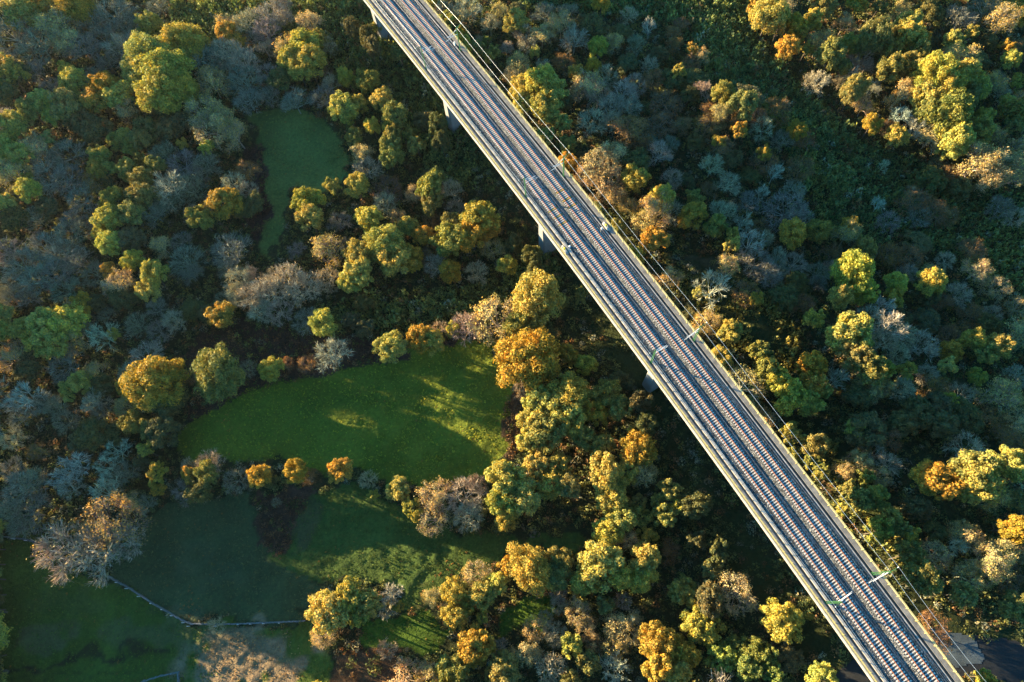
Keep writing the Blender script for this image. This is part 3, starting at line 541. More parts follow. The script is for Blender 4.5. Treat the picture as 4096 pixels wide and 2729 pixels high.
KIND = {  # name, category, colour word, leaf colour, twig colour, build, height factor
 'y': ('oak_tree', 'oak tree', 'golden green', (.43, .385, .105), (.16, .13, .09), 'leafy', 1.0),
 'g': ('oak_tree', 'oak tree', 'green', (.27, .255, .085), (.15, .13, .09), 'leafy', 1.0),
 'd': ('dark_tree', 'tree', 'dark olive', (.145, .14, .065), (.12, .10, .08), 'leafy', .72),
 'o': ('autumn_tree', 'autumn tree', 'golden orange', (.48, .31, .065), (.16, .12, .08), 'leafy', 1.0),
 'r': ('russet_tree', 'russet tree', 'russet brown', (.30, .17, .075), (.24, .18, .13), 'sparse', .8),
 't': ('thinning_tree', 'thinning tree', 'tan', (.55, .42, .22), (.42, .34, .24), 'sparse', 1.0),
 'c': ('thinning_tree', 'thinning tree', 'copper leaved', (.44, .29, .14), (.34, .25, .17), 'sparse', 1.05),
 'b': ('bare_tree', 'bare tree', 'brown twiggy', (.48, .36, .21), (.46, .385, .26), 'bare', .92),
 'B': ('bare_tree', 'bare tree', 'blue grey', (.22, .23, .14), (.27, .255, .18), 'bare', .72),
 'w': ('bare_tree', 'bare tree', 'pale lichen white', (.5, .5, .45), (.46, .44, .34), 'dead', .95),
 'p': ('pine_tree', 'pine tree', 'yellow green', (.22, .26, .075), (.2, .13, .09), 'leafy', .9),
}
# places a person could find, for the labels (overview pixels of the photograph)
PLACES = [(60, 40, 'at the hazy corner of the wood'), (300, 60, 'by the top edge above the golden grove'), (400, 150, 'in the big golden grove above the shaded clearing'), (560, 190, 'between the golden grove and the shaded clearing'),
 (680, 110, 'above the shaded clearing'), (60, 250, 'in the hazy wood at the photo edge'), (170, 230, 'below the hazy corner'), (300, 330, 'in the wood west of the shaded clearing'), (480, 270, 'at the west rim of the shaded clearing'),
 (330, 440, 'in the shady wood southwest of the clearing'), (520, 480, 'below the shaded clearing'), (100, 440, 'in the wood at the photo edge below the hazy corner'), (80, 590, 'in the blue grey bare wood'), (330, 630, 'beside the dark hollow under the blue grey wood'),
 (650, 660, 'in the pinkish bare thicket above the bracken'), (110, 770, 'in the gold and grey row above the sunny meadow end'), (850, 240, 'on the bushy strip along the upper viaduct'), (880, 330, 'between the shaded clearing and the viaduct'),
 (720, 480, 'at the foot of the shaded clearing toward the viaduct'), (950, 470, 'in the grove south of the bushy strip'), (860, 580, 'in the golden row below the shaded clearing'), (1060, 530, 'in the golden row nearest the third pier'),
 (490, 850, 'alone on the bracken edge above the meadow tip'), (340, 900, 'at the meadow tip'), (170, 900, 'on the wooded slope beyond the meadow tip'), (60, 980, 'in the bare trees beyond the meadow tip'), (640, 830, 'in the hedge above the sunny meadow'),
 (900, 790, 'in the hedge along the top of the sunny meadow'), (1180, 720, 'in the clump at the top corner of the sunny meadow'), (1280, 920, 'in the big oak grove beside the sunny meadow'), (1400, 1000, 'in the big oak grove nearer the viaduct'),
 (320, 1040, 'in the mixed wood below the meadow tip'), (700, 1090, 'in the hedge below the sunny meadow'), (220, 1090, 'among the pale bare trees beside the rough field'), (60, 1150, 'at the photo edge above the walled field'), (200, 1240, 'on the stone wall of the bottom field'),
 (840, 1390, 'at the corner of the stone wall by the dry grass'), (1080, 1150, 'at the lower corner of the sunny meadow'), (1250, 1150, 'in the oak grove below the sunny meadow'), (1400, 1230, 'in the oak wood above the small glade'), (1450, 1350, 'in the oak wood around the small glade'),
 (1180, 1300, 'in the golden belt above the small glade'), (1080, 1400, 'on the near side of the small glade'), (1250, 1440, 'in the tan wood below the small glade'), (1500, 1500, 'in the bottom wood beside the pines'), (1100, 1530, 'at the bottom edge beside the orange bracken'),
 (1700, 1500, 'in the pine clump near the viaduct foot'), (1600, 1280, 'in the shade below the viaduct parapet'), (1180, 60, 'by the top edge beside the feeder wires'), (1250, 220, 'beside the upper feeder wires'), (1400, 60, 'by the top edge in the blue shade'),
 (1400, 220, 'in the brown wood beyond the feeder wires'), (1390, 380, 'in the tan copse touching the feeder wires'), (1500, 480, 'by the dirt path near the feeder wires'), (1680, 250, 'on the island of russet trees in the scrub'), (1680, 360, 'at the lower end of the russet island'),
 (1850, 60, 'at the top edge beyond the scrub slope'), (1950, 150, 'in the sunlit belt beyond the scrub slope'), (2100, 120, 'at the head of the sunlit belt'), (2200, 220, 'in the broad sunlit crowns at the dark gully'), (2280, 330, 'at the lower end of the sunlit belt'),
 (2200, 60, 'in the shaded corner beyond the sunlit belt'), (1780, 520, 'in the pale dead wood below the scrub slope'), (1720, 620, 'in the thicket between path and bare wood'), (1960, 620, 'around the tall golden oak in the shade'), (2100, 420, 'on the shady slope under the sunlit belt'),
 (2100, 600, 'on the dim slope beyond the tall golden oak'), (2020, 760, 'in the sunlit island of oak and bare crowns'), (1850, 870, 'on the golden front of the sunlit island'), (2050, 880, 'on the shaded flank of the sunlit island'), (2250, 780, 'on the dim slope beyond the sunlit island'),
 (2150, 1000, 'in the dark wood below the sunlit island'), (1950, 1050, 'in the scrub belt along the lower feeder wires'), (2250, 1080, 'in the large yellow crowns at the photo edge'), (2020, 1200, 'on the scrub bank beside the lower viaduct'), (2250, 1250, 'in the tan crowns above the road'),
 (2150, 1400, 'on the bank above the gravel pad')]

def rotm(n):
    """n random quads: two tangent vectors from given normals"""
    r = rng.normal(size=n.shape); t = np.cross(n, r); t /= np.linalg.norm(t, axis=1)[:, None] + 1e-9
    return t, np.cross(n, t)
def quads(c, n, size, asp=.62):
    t, b = rotm(n); s = size[:, None] if hasattr(size, '__len__') else size
    t = t * s; b = b * s * asp
    V = np.stack([c - t - b * .6, c + t * .25 - b, c + t + b * .5, c - t * .3 + b], 1).reshape(-1, 3)
    return V, np.arange(len(V)).reshape(-1, 4)
def unit(v): return v / (np.linalg.norm(v, axis=1)[:, None] + 1e-9)
def lobes_of(R, h, n, seed):
    g = np.random.default_rng(seed); L = []
    hh = h - R * .85 * .95
    for i in range(n):
        a = g.uniform(0, 2 * math.pi); el = math.asin(g.uniform(-.35, 1)); q = g.uniform(.46, .93)
        rr = g.uniform(.10, .27) * R * (1.15 - .25 * q)
        L.append(((math.cos(a) * math.cos(el) * q * R, math.sin(a) * math.cos(el) * q * R, hh + math.sin(el) * q * R * .85), rr))
    L.append(((0, 0, hh + .05 * R), R * .50))
    return np.array([l[0] for l in L]), np.array([l[1] for l in L])
def leafy_mesh(name, R, h, nl, nleaf, size, seed):
    C, r = lobes_of(R, h, nl, seed)
    w = r ** 2; w[-1] *= .35; w /= w.sum()
    k = rng.choice(len(r), nleaf, p=w); d = unit(rng.normal(size=(nleaf, 3)) + np.array([0, 0, .35]))
    sh = r[k] * (1 - .35 * rng.random(nleaf) ** 2.2) * (1 + .10 * rng.normal(size=nleaf))
    P = C[k] + d * sh[:, None] * np.array([1, 1, .88])
    ctr = np.array([0, 0, C[-1][2]]); out = P - ctr
    keep = np.linalg.norm(out, axis=1) > .36 * R; P = P[keep]; d = d[keep]
    n = unit(d * 1.0 + unit(rng.normal(size=d.shape)) * .75)
    V, F = quads(P, n, size * rng.uniform(.6, 1.3, len(P)))
    return fast_mesh(name, V, F, MT['leaf'])
def limb_mesh(name, R, h, seed, mat, targets=None, r0=.26):
    g = np.random.default_rng(seed); b = MB(); zt = h * .38
    b.tube([(0, 0, -.4), (.05, .03, zt * .5), (0, 0, zt), (.1, -.1, h * .62)], [r0 * 1.25, r0, r0 * .85, r0 * .4], 7)
    C, r = targets if targets is not None else lobes_of(R, h, 10, seed)
    for i in range(min(10, len(r) - 1)):
        c = C[i]; b.tube([(0, 0, zt * g.uniform(.7, 1.1)), (c[0] * .45 + g.normal() * .2, c[1] * .45 + g.normal() * .2, zt + (c[2] - zt) * .5), tuple(c)], [r0 * .5, r0 * .32, r0 * .12], 5)
    me = bpy.data.meshes.new(name); me.from_pydata(b.v, [], b.f); me.materials.append(mat); return me
def ribbons(A, B, w):
    """thin flat twigs: one quad per segment, random roll"""
    t = unit(B - A); r = unit(np.cross(t, rng.normal(size=t.shape))) * (w[:, None] if hasattr(w, '__len__') else w)
    V = np.stack([A - r, A + r, B + r * .55, B - r * .55], 1).reshape(-1, 3)
    return V, np.arange(len(V)).reshape(-1, 4)
def bare_mesh(name, R, h, seed, mat, n1=9, n2=7, n3=7, n4=6, tw=.030, spread=1.0, trunk=.22, fan=.45):
    g = np.random.default_rng(seed); A = []; B = []; Wd = []
    z0 = h * .28; root = np.array([0, 0, z0])
    lv = [(root, np.array([0, 0, 1.0]), trunk)]
    segs = [(np.array([0, 0, -.4]), root, trunk * 1.2)]
    ends = []
    for i in range(n1):                                          # main limbs reach out and up
        a = 2 * math.pi * (i + g.uniform(-.3, .3)) / n1 * 1.0; el = g.uniform(.25, 1.25)
        d = np.array([math.cos(a) * math.cos(el), math.sin(a) * math.cos(el), math.sin(el)]) * np.array([1, 1, 1.0])
        L = math.hypot(R * math.cos(el), (h - z0) * math.sin(el)) * .52; e = root + d * L
        segs.append((root, e, trunk * .5)); ends.append((e, d, L))
    for ncount, frac, wd, bend in ((n2, .42, trunk * .30, .42), (n3, .32, trunk * .20, .45), (n4, .28, tw, .42)):
        nxt = []
        for e, d, L in ends:
            for j in range(ncount):
                dd = d + g.normal(size=3) * bend + np.array([0, 0, .12]); dd /= np.linalg.norm(dd)
                L2 = R * frac * g.uniform(.6, 1.1); s = e - d * L * g.uniform(0, .35); e2 = s + dd * L2
                segs.append((s, e2, wd)); nxt.append((e2, dd, L2))
        ends = nxt
    A = np.array([s[0] for s in segs]); B = np.array([s[1] for s in segs]); Wd = np.array([s[2] for s in segs])
    nb = 1 + n1
    V1, F1 = ribbons(A[nb:], B[nb:], Wd[nb:]); V2, F2 = ribbons(A[nb:nb + n1 * n2], B[nb:nb + n1 * n2], Wd[nb:nb + n1 * n2])
    b = MB()
    for a_, b_, w_ in segs[:nb]: b.tube([a_, (a_ + b_) / 2 + g.normal(size=3) * .06, b_], [w_, w_ * .8, w_ * .5], 5)
    V = np.concatenate([V1, V2]); F = np.concatenate([F1, F2 + len(V1)])
    tips = np.array([e[0] for e in ends])
    tme = bpy.data.meshes.new(name + '_trunk'); tme.from_pydata(b.v, [], b.f); tme.materials.append(mat)
    return fast_mesh(name, V, F, mat), tme, tips
def tipleaves(name, tips, n, size, mat):
    k = rng.integers(0, len(tips), n); P = tips[k] + rng.normal(size=(n, 3)) * .30
    c = tips.mean(0); nn = unit(unit(P - c) + unit(rng.normal(size=P.shape)) * .8)
    V, F = quads(P, nn, size * rng.uniform(.6, 1.3, n)); return fast_mesh(name, V, F, mat)

R0, H0 = 4.5, 10.5
TL, TS, TB, TD = {}, [], [], []
for sz, (R_, h_, nlb, nlf, ls) in {'S': (2.4, 6.0, 34, 2700, .19), 'M': (4.5, 10.0, 80, 8000, .225), 'L': (7.5, 14.0, 150, 18000, .26)}.items():
    TL[sz] = []
    for i in range(8 if sz == 'M' else 6):
        sd_ = 100 + i + ord(sz); TL[sz].append((leafy_mesh('crown', R_, h_, nlb, nlf, ls, sd_), limb_mesh('trunk', R_, h_, sd_, MT['bark'], lobes_of(R_, h_, nlb, sd_), R_ * .05), R_, h_))
for i in range(4):
    br, tr, tips = bare_mesh('branches', R0, H0, 300 + i, MT['twig'], 9, 5, 5, 4, .034, trunk=.2)
    TS.append((br, tr, tipleaves('leaves', tips, 2600, .17, MT['leaf']), R0, H0))
for i in range(5):
    br, tr, tips = bare_mesh('branches', R0, H0, 400 + i, MT['twig'], 10, 6, 5, 5, .036, trunk=.2)
    TB.append((br, tr, tipleaves('leaves', tips, 240, .15, MT['leaf']), R0, H0))
for i in range(3):
    br, tr, tips = bare_mesh('branches', R0, H0, 500 + i, MT['twig'], 8, 5, 5, 4, .045, trunk=.26)
    TD.append((br, tr, None, R0, H0))

def _proj1(x, y, z):
    w = Vector((x, y, z - CAMZ)); a, b_, c = w.dot(_right), w.dot(_up), -w.dot(_back); return (CX + FPX * a / c, CY - FPX * b_ / c)
TREES = []                                                          # (x, y, z, R, H, kind, photo px)
for (tc, tr_), txt in SURVEY.items():
    for e in txt.replace('\n', '').split(';'):
        a, b_, c = e.strip().split(); px = (tc * 1366 + float(a) * .5803, tr_ * 910 + float(b_) * .5803); k = c[-1]; rp = float(c[:-1]) * .5803
        R = rp / 15.6 * 1.04
        for _ in range(3):
            Ht = (3.8 + 1.8 * R) * KIND[k][6] * (1.22 if px[0] > 2600 and k in 'ytgow' else 1.8 if k == 'd' and 2700 < px[0] < 3250 and px[1] > 1950 else 1); hc = Ht - R * .8
            x, y, z = at(px[0], px[1], hc); v = ray(*px); dist = (CAMZ - (z + hc)) / -v[2]; R = rp * dist * (1.17 if KIND[k][5] == 'leafy' else 1.1)
        if abs(via_dist(x, y)) < 7.6 + R * .5:                       # never inside the deck
            Ht = min(Ht, ZR - 5 - z)
        TREES.append((x, y, z, R, Ht, k, px))
for px in LOWEXTRA:                                                  # low unseen trees added to shade the field's edge
    k = random.choice('dgyB'); x, y, z = at(px[0], px[1], 5); TREES.append((x, y, z, random.uniform(3, 3.8), random.uniform(7, 9), k, px))
for px in EXTRA:
    k = random.choice('yyggddBBbo'); x, y, z = at(px[0], px[1], 8); R = random.uniform(4.2, 7.5)
    TREES.append((x, y, z, R, 7 + 1.5 * R, k, px))

for u in (-181, -136, -84, -33):                                    # bushes crowding the pier feet
    for du, sg, ht in ((3.5, -8.5, 13), (8, -10.5, 12), (-4, -10, 9)):
        p = CL(u + du, sg); z = float(base_h(*p)); q = _proj1(p[0], p[1], z + 8); TREES.append((p[0], p[1], z, 3.2, ht + random.uniform(-1, 1), 'd', q))
# infill: duller crowns filling the wood between the surveyed ones
P_NOFILL = LAWNS + P_GLADE + P_BRACK + P_SCRUB + [P_ROAD[0], P_PAD, P_BANK, P_BANKR, ovpoly([(1600,680),(1830,700),(1800,900),(1700,860)]), ovpoly([(940,1160),(1400,1120),(1380,1260),(1000,1260)]), ovpoly([(1130,1360),(1300,1350),(1300,1480),(1130,1480)]), ovpoly([(-50,1215),(130,1180),(330,1130),(560,1085),(700,1095),(760,1110),(900,1130),(960,1170),(1060,1240),(1080,1330),(980,1400),(720,1400),(770,1568),(770,1700),(-50,1700)]), ovpoly([(560,230),(700,225),(830,280),(850,420),(780,480),(700,520),(660,620),(570,640),(560,500),(570,420)]), ovpoly([(400,1090),(400,840),(1200,760),(1190,1080),(1000,1130)])]
tx_ = np.array([t[0] for t in TREES]); ty_ = np.array([t[1] for t in TREES]); tr2 = np.array([t[3] for t in TREES]); nfill = 0
for cand in range(6000):
    px = (random.uniform(0, 4096), random.uniform(0, 2729)); x, y, z = at(px[0], px[1], 5)
    R = random.uniform(2.6, 4.9)
    if abs(via_dist(x, y)) < 12 or np.any(np.hypot(tx_ - x, ty_ - y) < tr2 * .80 + R * .72) or any(inside(p, np.array([x]), np.array([y]))[0] for p in P_NOFILL): continue
    k = random.choice('BBbtoyBbdB' if px[0] < 1500 and px[1] < 2000 else 'ddgtyrbtoy' if px[1] < 1900 or px[0] > 3000 else 'ggytyto')
    TREES.append((x, y, z, R, ((3.6 + 1.7 * R) if k in 'ytgo' else (2.4 + 1.2 * R)) * KIND[k][6], k, px)); tx_ = np.append(tx_, x); ty_ = np.append(ty_, y); tr2 = np.append(tr2, R); nfill += 1
print('fill', nfill, 'trees', len(TREES))
SZ = lambda R: 'small' if R < 2.9 else ('broad' if R > 6.2 else ('large' if R > 4.8 else ''))
lab_of = {}
for i, t in enumerate(TREES):
    px = (t[6][0] / OV, t[6][1] / OV); inframe = 0 <= px[0] <= 2353 and 0 <= px[1] <= 1568
    pl = min(PLACES, key=lambda p: (p[0] - px[0]) ** 2 + (p[1] - px[1]) ** 2)[2]
    w = SZ(t[3]); K = KIND[t[5]]
    noun = {'oak_tree': 'oak', 'pine_tree': 'pine', 'bare_tree': 'bare tree'}.get(K[0], 'tree')
    if t[3] < 1.9 and K[5] == 'leafy': noun = 'shrub'
    base = ' '.join(x for x in (w, K[2], noun) if x)
    lab_of.setdefault((base, pl), []).append(i)
ORD = ['first', 'second', 'third', 'fourth', 'fifth', 'sixth', 'seventh', 'eighth', 'ninth', 'tenth', 'eleventh', 'twelfth', 'thirteenth', 'fourteenth']
labels = {}
def short(t):
    while len(t.split()) > 16 and ' the ' in t: t = t.replace(' the ', ' ', 1)
    return t
for (base, pl), ids in lab_of.items():
    if len(ids) == 1: labels[ids[0]] = base + ' ' + pl; continue
    ids.sort(key=lambda i: TREES[i][6][1])
    for n, i in enumerate(ids):
        labels[i] = base + ' ' + pl.replace('at the photo edge', 'at the edge') + (', topmost' if n == 0 else ', lowest' if n == len(ids) - 1 else ', ' + ORD[n] + ' from top')
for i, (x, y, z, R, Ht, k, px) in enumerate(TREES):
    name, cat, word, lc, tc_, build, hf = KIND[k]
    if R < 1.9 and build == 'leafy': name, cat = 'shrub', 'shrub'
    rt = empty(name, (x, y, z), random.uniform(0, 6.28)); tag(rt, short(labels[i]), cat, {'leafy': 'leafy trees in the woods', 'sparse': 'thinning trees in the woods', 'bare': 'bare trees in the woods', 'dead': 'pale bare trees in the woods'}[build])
    j = lambda a: random.uniform(1 - a, 1 + a)
    val = j(.16); hue = random.uniform(-.10, .10)
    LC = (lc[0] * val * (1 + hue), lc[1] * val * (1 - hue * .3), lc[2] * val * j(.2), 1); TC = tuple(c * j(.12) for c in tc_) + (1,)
    lean = (random.uniform(-.11, .11), random.uniform(-.11, .11), 0)
    def put(nm, me, sx, sy, sz, colr):
        o = bpy.data.objects.new(nm, me); o.rotation_euler = lean; COL.objects.link(o); o.parent = rt; o.scale = (sx, sy, sz); o.color = colr; return o
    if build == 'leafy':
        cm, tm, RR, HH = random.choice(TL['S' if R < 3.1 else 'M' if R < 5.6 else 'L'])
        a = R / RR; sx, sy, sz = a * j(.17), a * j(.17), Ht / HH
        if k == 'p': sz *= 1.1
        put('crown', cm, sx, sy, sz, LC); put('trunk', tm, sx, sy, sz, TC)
    else:
        br, tm, lf, RR, HH = random.choice({'sparse': TS, 'bare': TB, 'dead': TD}[build]); a = R / RR; sx, sy, sz = a * j(.1), a * j(.1), Ht / HH
        put('branches', br, sx, sy, sz, TC); put('trunk', tm, sx, sy, sz, TC)
        if lf: put('leaves', lf, sx, sy, sz, LC)

# ------------------------------------------------------------------ scrub, bracken, grass tufts (ground cover nobody could count)
def bush_template(nq, seed, up=.8, size=.17):
    g = np.random.default_rng(seed); d = unit(g.normal(size=(nq, 3)) + np.array([0, 0, .6])); d[:, 2] = np.abs(d[:, 2])
    r = 1 - .45 * g.random(nq) ** 2; lob = 1 + .22 * np.sin(d[:, 0] * 5 + seed) * np.cos(d[:, 1] * 4 + seed * 2)
    P = d * (r * lob)[:, None] * np.array([1, 1, up]); n = unit(d + unit(g.normal(size=d.shape)) * .9)
    V, F = quads(P, n, size * g.uniform(.6, 1.3, nq)); return V
def scatter(name, X, Y, r, hs, tint, tmpl, mat):
    """one mesh of many bushes; tmpl: list of unit quad clouds"""
    Vs = []; Ts = []; sel = rng.integers(0, len(tmpl), len(X)); Zg = base_h(X, Y)
    for k, t in enumerate(tmpl):
        ii = np.where(sel == k)[0]
        if not len(ii): continue
        a = rng.uniform(0, 6.283, len(ii)); ca, sa = np.cos(a), np.sin(a)
        tx = (t[None, :, 0] * ca[:, None] - t[None, :, 1] * sa[:, None]) * r[ii, None] + X[ii, None]
        ty = (t[None, :, 0] * sa[:, None] + t[None, :, 1] * ca[:, None]) * r[ii, None] + Y[ii, None]
        tz = t[None, :, 2] * hs[ii, None] + Zg[ii, None] - .05
        Vs.append(np.stack([tx, ty, tz], 2).reshape(-1, 3)); Ts.append(np.repeat(tint[ii], t.shape[0], 0))
    V = np.concatenate(Vs); T_ = np.concatenate(Ts)
    return link(name, fast_mesh(name, V, np.arange(len(V)).reshape(-1, 4), mat, T_))
def jitter_grid(x0, x1, y0, y1, st):
    a, b_ = np.meshgrid(np.arange(x0, x1, st), np.arange(y0, y1, st)); n = a.size
    return a.ravel() + rng.uniform(-.5, .5, n) * st, b_.ravel() + rng.uniform(-.5, .5, n) * st
bx, by = jitter_grid(-205, 165, -26, 215, 1.45)
# keep what the photograph (and a step beside it) can see
def proj(x, y, z):
    p = np.stack([x, y, z - CAMZ], 1); M3 = np.array([list(_right), list(_up), list(_back)]); q = p @ M3.T
    return CX + FPX * q[:, 0] / -q[:, 2], CY - FPX * q[:, 1] / -q[:, 2]
u_, v_ = proj(bx, by, base_h(bx, by)); k = (u_ > -300) & (u_ < 4350) & (v_ > -220) & (v_ < 2950); bx, by, u_, v_ = bx[k], by[k], u_[k], v_[k]
wx, wy = wob(bx, by, 1.6, 4)
open_ = np.zeros(len(bx), bool)
for p in LAWNS + P_GLADE + [P_ROAD[0], P_PAD]: open_ |= inside(p, wx, wy)
brk = np.zeros(len(bx), bool)
for p in P_BRACK: brk |= inside(p, wx, wy)
bank = inside(P_BANK, wx, wy); bankr = inside(P_BANKR, wx, wy)
scr = np.zeros(len(bx), bool)
for p in P_SCRUB: scr |= inside(p, wx, wy)
n1 = vnoise(bx, by, 11, 51); n2 = vnoise(bx, by, 4, 52); rnd = rng.random(len(bx))
keep = ~open_ & (~brk | (rng.random(len(bx)) < .22)) & (rnd < np.where(bank | bankr, .45, np.where(scr, .96, .78)) ) & (~(bank | bankr) | (n2 > .35))
X2, Y2 = bx[keep], by[keep]; n1, n2, sc, bk, rn = n1[keep], n2[keep], scr[keep], (bank | bankr)[keep], rng.random(keep.sum())
uu = u_[keep]; rr = np.where(sc, .85 + .75 * rn, .6 + .7 * rn) * (.8 + .5 * n2); hh_ = np.where(sc, 1.3 + 2.6 * n2 * rn + .8 * n1, np.where(bk, .4 + .8 * rn, .7 + 1.6 * rn * n2))
vv = v_[keep]; ed_ = (uu < -20) & (vv > 2000); hh_ = np.where(ed_, 2.5 + 2.5 * rn, hh_); rr = np.where(ed_, 1.5, rr)  # tall bushes added out of view to stop sun passing under crowns
c0 = np.array([.12, .145, .06]); c1 = np.array([.21, .21, .08]); c2 = np.array([.22, .13, .07]); c3 = np.array([.27, .26, .21])
tint = c0 + (c1 - c0) * np.clip(n1 * 1.5 - .3, 0, 1)[:, None]
m_ = (rng.random(len(X2)) < np.where(sc, .05, .22)); tint[m_] = c2; m_ = (rng.random(len(X2)) < np.where(sc, .04, .14)); tint[m_] = c3
ol = (inside(P_OLIVE[0], X2, Y2) | inside(P_OLIVE[1], X2, Y2)); tint[ol] = np.array([.30, .27, .09]); hh_[ol] = 1.6 + 2.6 * rn[ol]; rr[ol] *= 1.25  # olive bushes tinted lighter to look sunlit
tint *= rng.uniform(.6, 1.4, len(X2))[:, None]; tint[sc] *= np.array([1.15, 1.35, 1.35])  # slope bushes brightened and cooled in place of weak sky light
tag(scatter('undergrowth', X2, Y2, rr, hh_, tint, [bush_template(46, s, 1.0, .20) for s in range(6)], MT['scrub']), 'dense green and brown scrub covering the ground between the trees', 'undergrowth', kind='stuff')
# bracken
fx, fy = jitter_grid(-120, 20, -10, 150, .8); wx, wy = wob(fx, fy, 1.0, 3); kb = np.zeros(len(fx), bool); tb = np.zeros((len(fx), 3))
for p, c in zip(P_BRACK, ((.15, .085, .062), (.13, .075, .055), (.34, .15, .06), (.10, .055, .048), (.22, .13, .08))):
    q = inside(p, wx, wy); kb |= q; tb[q] = c
kb &= rng.random(len(fx)) < .8; fx, fy, tb = fx[kb], fy[kb], tb[kb] * rng.uniform(.45, 1.5, kb.sum())[:, None]; gk = rng.random(len(fx)) < .12; tb[gk] = (.14, .15, .05)
tag(scatter('bracken', fx, fy, rng.uniform(.3, .95, len(fx)), rng.uniform(.3, 1.3, len(fx)), tb, [bush_template(16, s + 20, 1.0, .3) for s in range(4)], MT['scrub']), 'dead brown bracken covering the meadow edges and hollows', 'bracken', kind='stuff')
# tufts in the grass
fx, fy = jitter_grid(-150, 40, -30, 150, .62); wx, wy = wob(fx, fy, 1.0, 4); kb = np.zeros(len(fx), bool); tb = np.zeros((len(fx), 3))
cx_, cy_, _ = at(560 * OV, 1510 * OV)
for p, c in zip(LAWNS + P_GLADE + [P_BANK, P_BANKR], ((.31, .33, .04), (.17, .22, .07), (.085, .13, .03), (.12, .14, .07), (.10, .16, .03), (.10, .16, .03), (.10, .13, .03), (.06, .07, .025), (.06, .07, .025))):  # first tint, the meadow's, is yellowed to look sunlit
    q = inside(p, wx, wy); kb |= q; tb[q] = c
dryk = ((fx - cx_) / 14) ** 2 + ((fy - cy_) / 8.5) ** 2 + vnoise(fx, fy, 5, 77) * 1.2 < 1.5; tb[dryk] = (.34, .24, .15)
nn_ = vnoise(fx, fy, 2.6, 61); kb &= (rng.random(len(fx)) < .25 + .65 * nn_); fx, fy, tb, nn_ = fx[kb], fy[kb], tb[kb], nn_[kb]
tb = tb * rng.uniform(.65, 1.35, len(fx))[:, None]; yl = rng.random(len(fx)) < .03; tb[yl] = (.26, .15, .05)
for lx, ly, lr in ((512, 962, 2.6), (530, 985, 2.2), (430, 1388, 3.0), (455, 1405, 2.5), (475, 1428, 2.2), (1035, 1335, 4), (1010, 1380, 4)):   # drifts of fallen leaves
    ax_, ay_, _ = at(lx * OV, ly * OV); q = (np.hypot(fx - ax_, fy - ay_) < lr * (.5 + vnoise(fx, fy, 1.5, 88))) & (rng.random(len(fx)) < .45); tb[q] = (.42, .18, .07)
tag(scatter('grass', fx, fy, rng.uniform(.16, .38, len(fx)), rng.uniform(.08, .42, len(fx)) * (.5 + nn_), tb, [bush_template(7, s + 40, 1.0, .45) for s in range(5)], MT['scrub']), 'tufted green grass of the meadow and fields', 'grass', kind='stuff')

# ------------------------------------------------------------------ walls and posts of the bottom field
def ovp(a, b_): x, y, z = at(a * OV, b_ * OV); return np.array([x, y])
def stone_wall(pts, label, hgt=.7, wid=.38, group='low stone walls of the bottom field'):
    P = [ovp(*p) for p in pts]; c0_ = P[len(P) // 2]; root = empty('stone_wall', (c0_[0], c0_[1], float(base_h(*c0_)))); tag(root, label, 'stone wall', group)
    b = MB(); g = random.Random(5); Lp = (c0_[0], c0_[1], float(base_h(*c0_)))
    dist = 0
    for a, c in zip(P[:-1], P[1:]):
        L = np.linalg.norm(c - a); t = (c - a) / L; n = np.array([-t[1], t[0]]); s = 0
        while s < L:
            l = g.uniform(.45, .95)
            for row in range(2):
                q = a + t * (s + l / 2 + row * .2) + n * g.uniform(-.06, .06); z = float(base_h(*q)); hz = hgt * (.30 if row else .32)
                ang = g.uniform(-.12, .12); tt = np.array([t[0] * math.cos(ang) - t[1] * math.sin(ang), t[0] * math.sin(ang) + t[1] * math.cos(ang), g.uniform(-.05, .05)])
                b.obox((q[0], q[1], z + hgt * (.72 if row else .2)), tt, (-tt[1], tt[0], 0), (0, 0, 1), l * .47, wid * g.uniform(.38, .52) * (1 - .2 * row), hz)
            s += l
    b.build('stone_courses', MT['stone'], root, Lp)
    return root
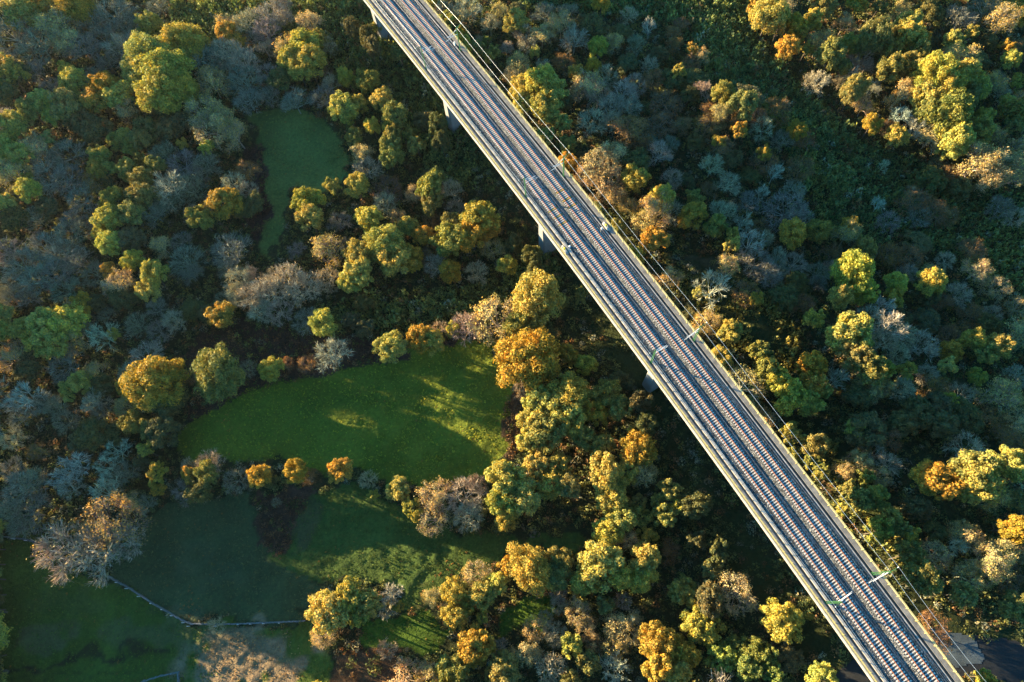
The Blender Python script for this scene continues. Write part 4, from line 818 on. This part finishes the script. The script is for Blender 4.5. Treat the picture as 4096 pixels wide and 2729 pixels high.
stone_wall([(-60, 1228), (0, 1232), (60, 1240), (100, 1252)], 'low grey stone wall running in from the photo edge above the bottom field')
stone_wall([(245, 1322), (300, 1352), (350, 1385), (420, 1425), (440, 1433), (500, 1435), (560, 1433), (640, 1430), (700, 1427)], 'long grey stone wall bending between the rough field and the bottom field')
stone_wall([(300, 1590), (330, 1566), (370, 1553), (411, 1545), (412, 1590)], 'short stone wall corner at the bottom edge of the field')
pp = [(268, 1336), (290, 1350), (318, 1368), (347, 1384), (372, 1398), (394, 1412), (420, 1428), (432, 1436), (546, 1432), (574, 1431), (604, 1430), (492, 1436), (640, 1429), (30, 1236), (60, 1240)]
b = MB(); b.bar((0, 0, -.3), (0, 0, 1.25), .16, .16); b.add([(-.08, -.08, 1.25), (.08, -.08, 1.25), (.08, .08, 1.25), (-.08, .08, 1.25), (0, 0, 1.33)], [(0, 1, 4), (1, 2, 4), (2, 3, 4), (3, 0, 4)])
fp = None
for n, p in enumerate(sorted(pp)):
    q = ovp(*p); z = float(base_h(*q))
    if fp is None: fp = b.build('fence_post', MT['white']); o = fp
    else: o = fp.copy(); COL.objects.link(o)
    o.location = (q[0] + .45, q[1] - .3, z); tag(o, 'pale stone fence post standing along the wall of the bottom field', 'fence post', 'fence posts along the field wall')

# ------------------------------------------------------------------ morning haze in the valley air
hz = MB(); hz.box8([(-4300, -4300, -60), (4300, -4300, -60), (4300, 4300, -60), (-4300, 4300, -60), (-4300, -4300, 177), (4300, -4300, 177), (4300, 4300, 177), (-4300, 4300, 177)])
hm = bpy.data.materials.new('haze'); hm.use_nodes = True; ht = hm.node_tree; ht.nodes.remove(ht.nodes['Principled BSDF'])
pv = ht.nodes.new('ShaderNodeVolumePrincipled'); pv.inputs['Density'].default_value = .000028; pv.inputs['Anisotropy'].default_value = .55; pv.inputs['Color'].default_value = (.9, .95, 1, 1)
ht.links.new(pv.outputs[0], ht.nodes['Material Output'].inputs['Volume'])
tag(hz.build('haze', hm), 'thin low sun haze over the valley', 'haze', kind='stuff')
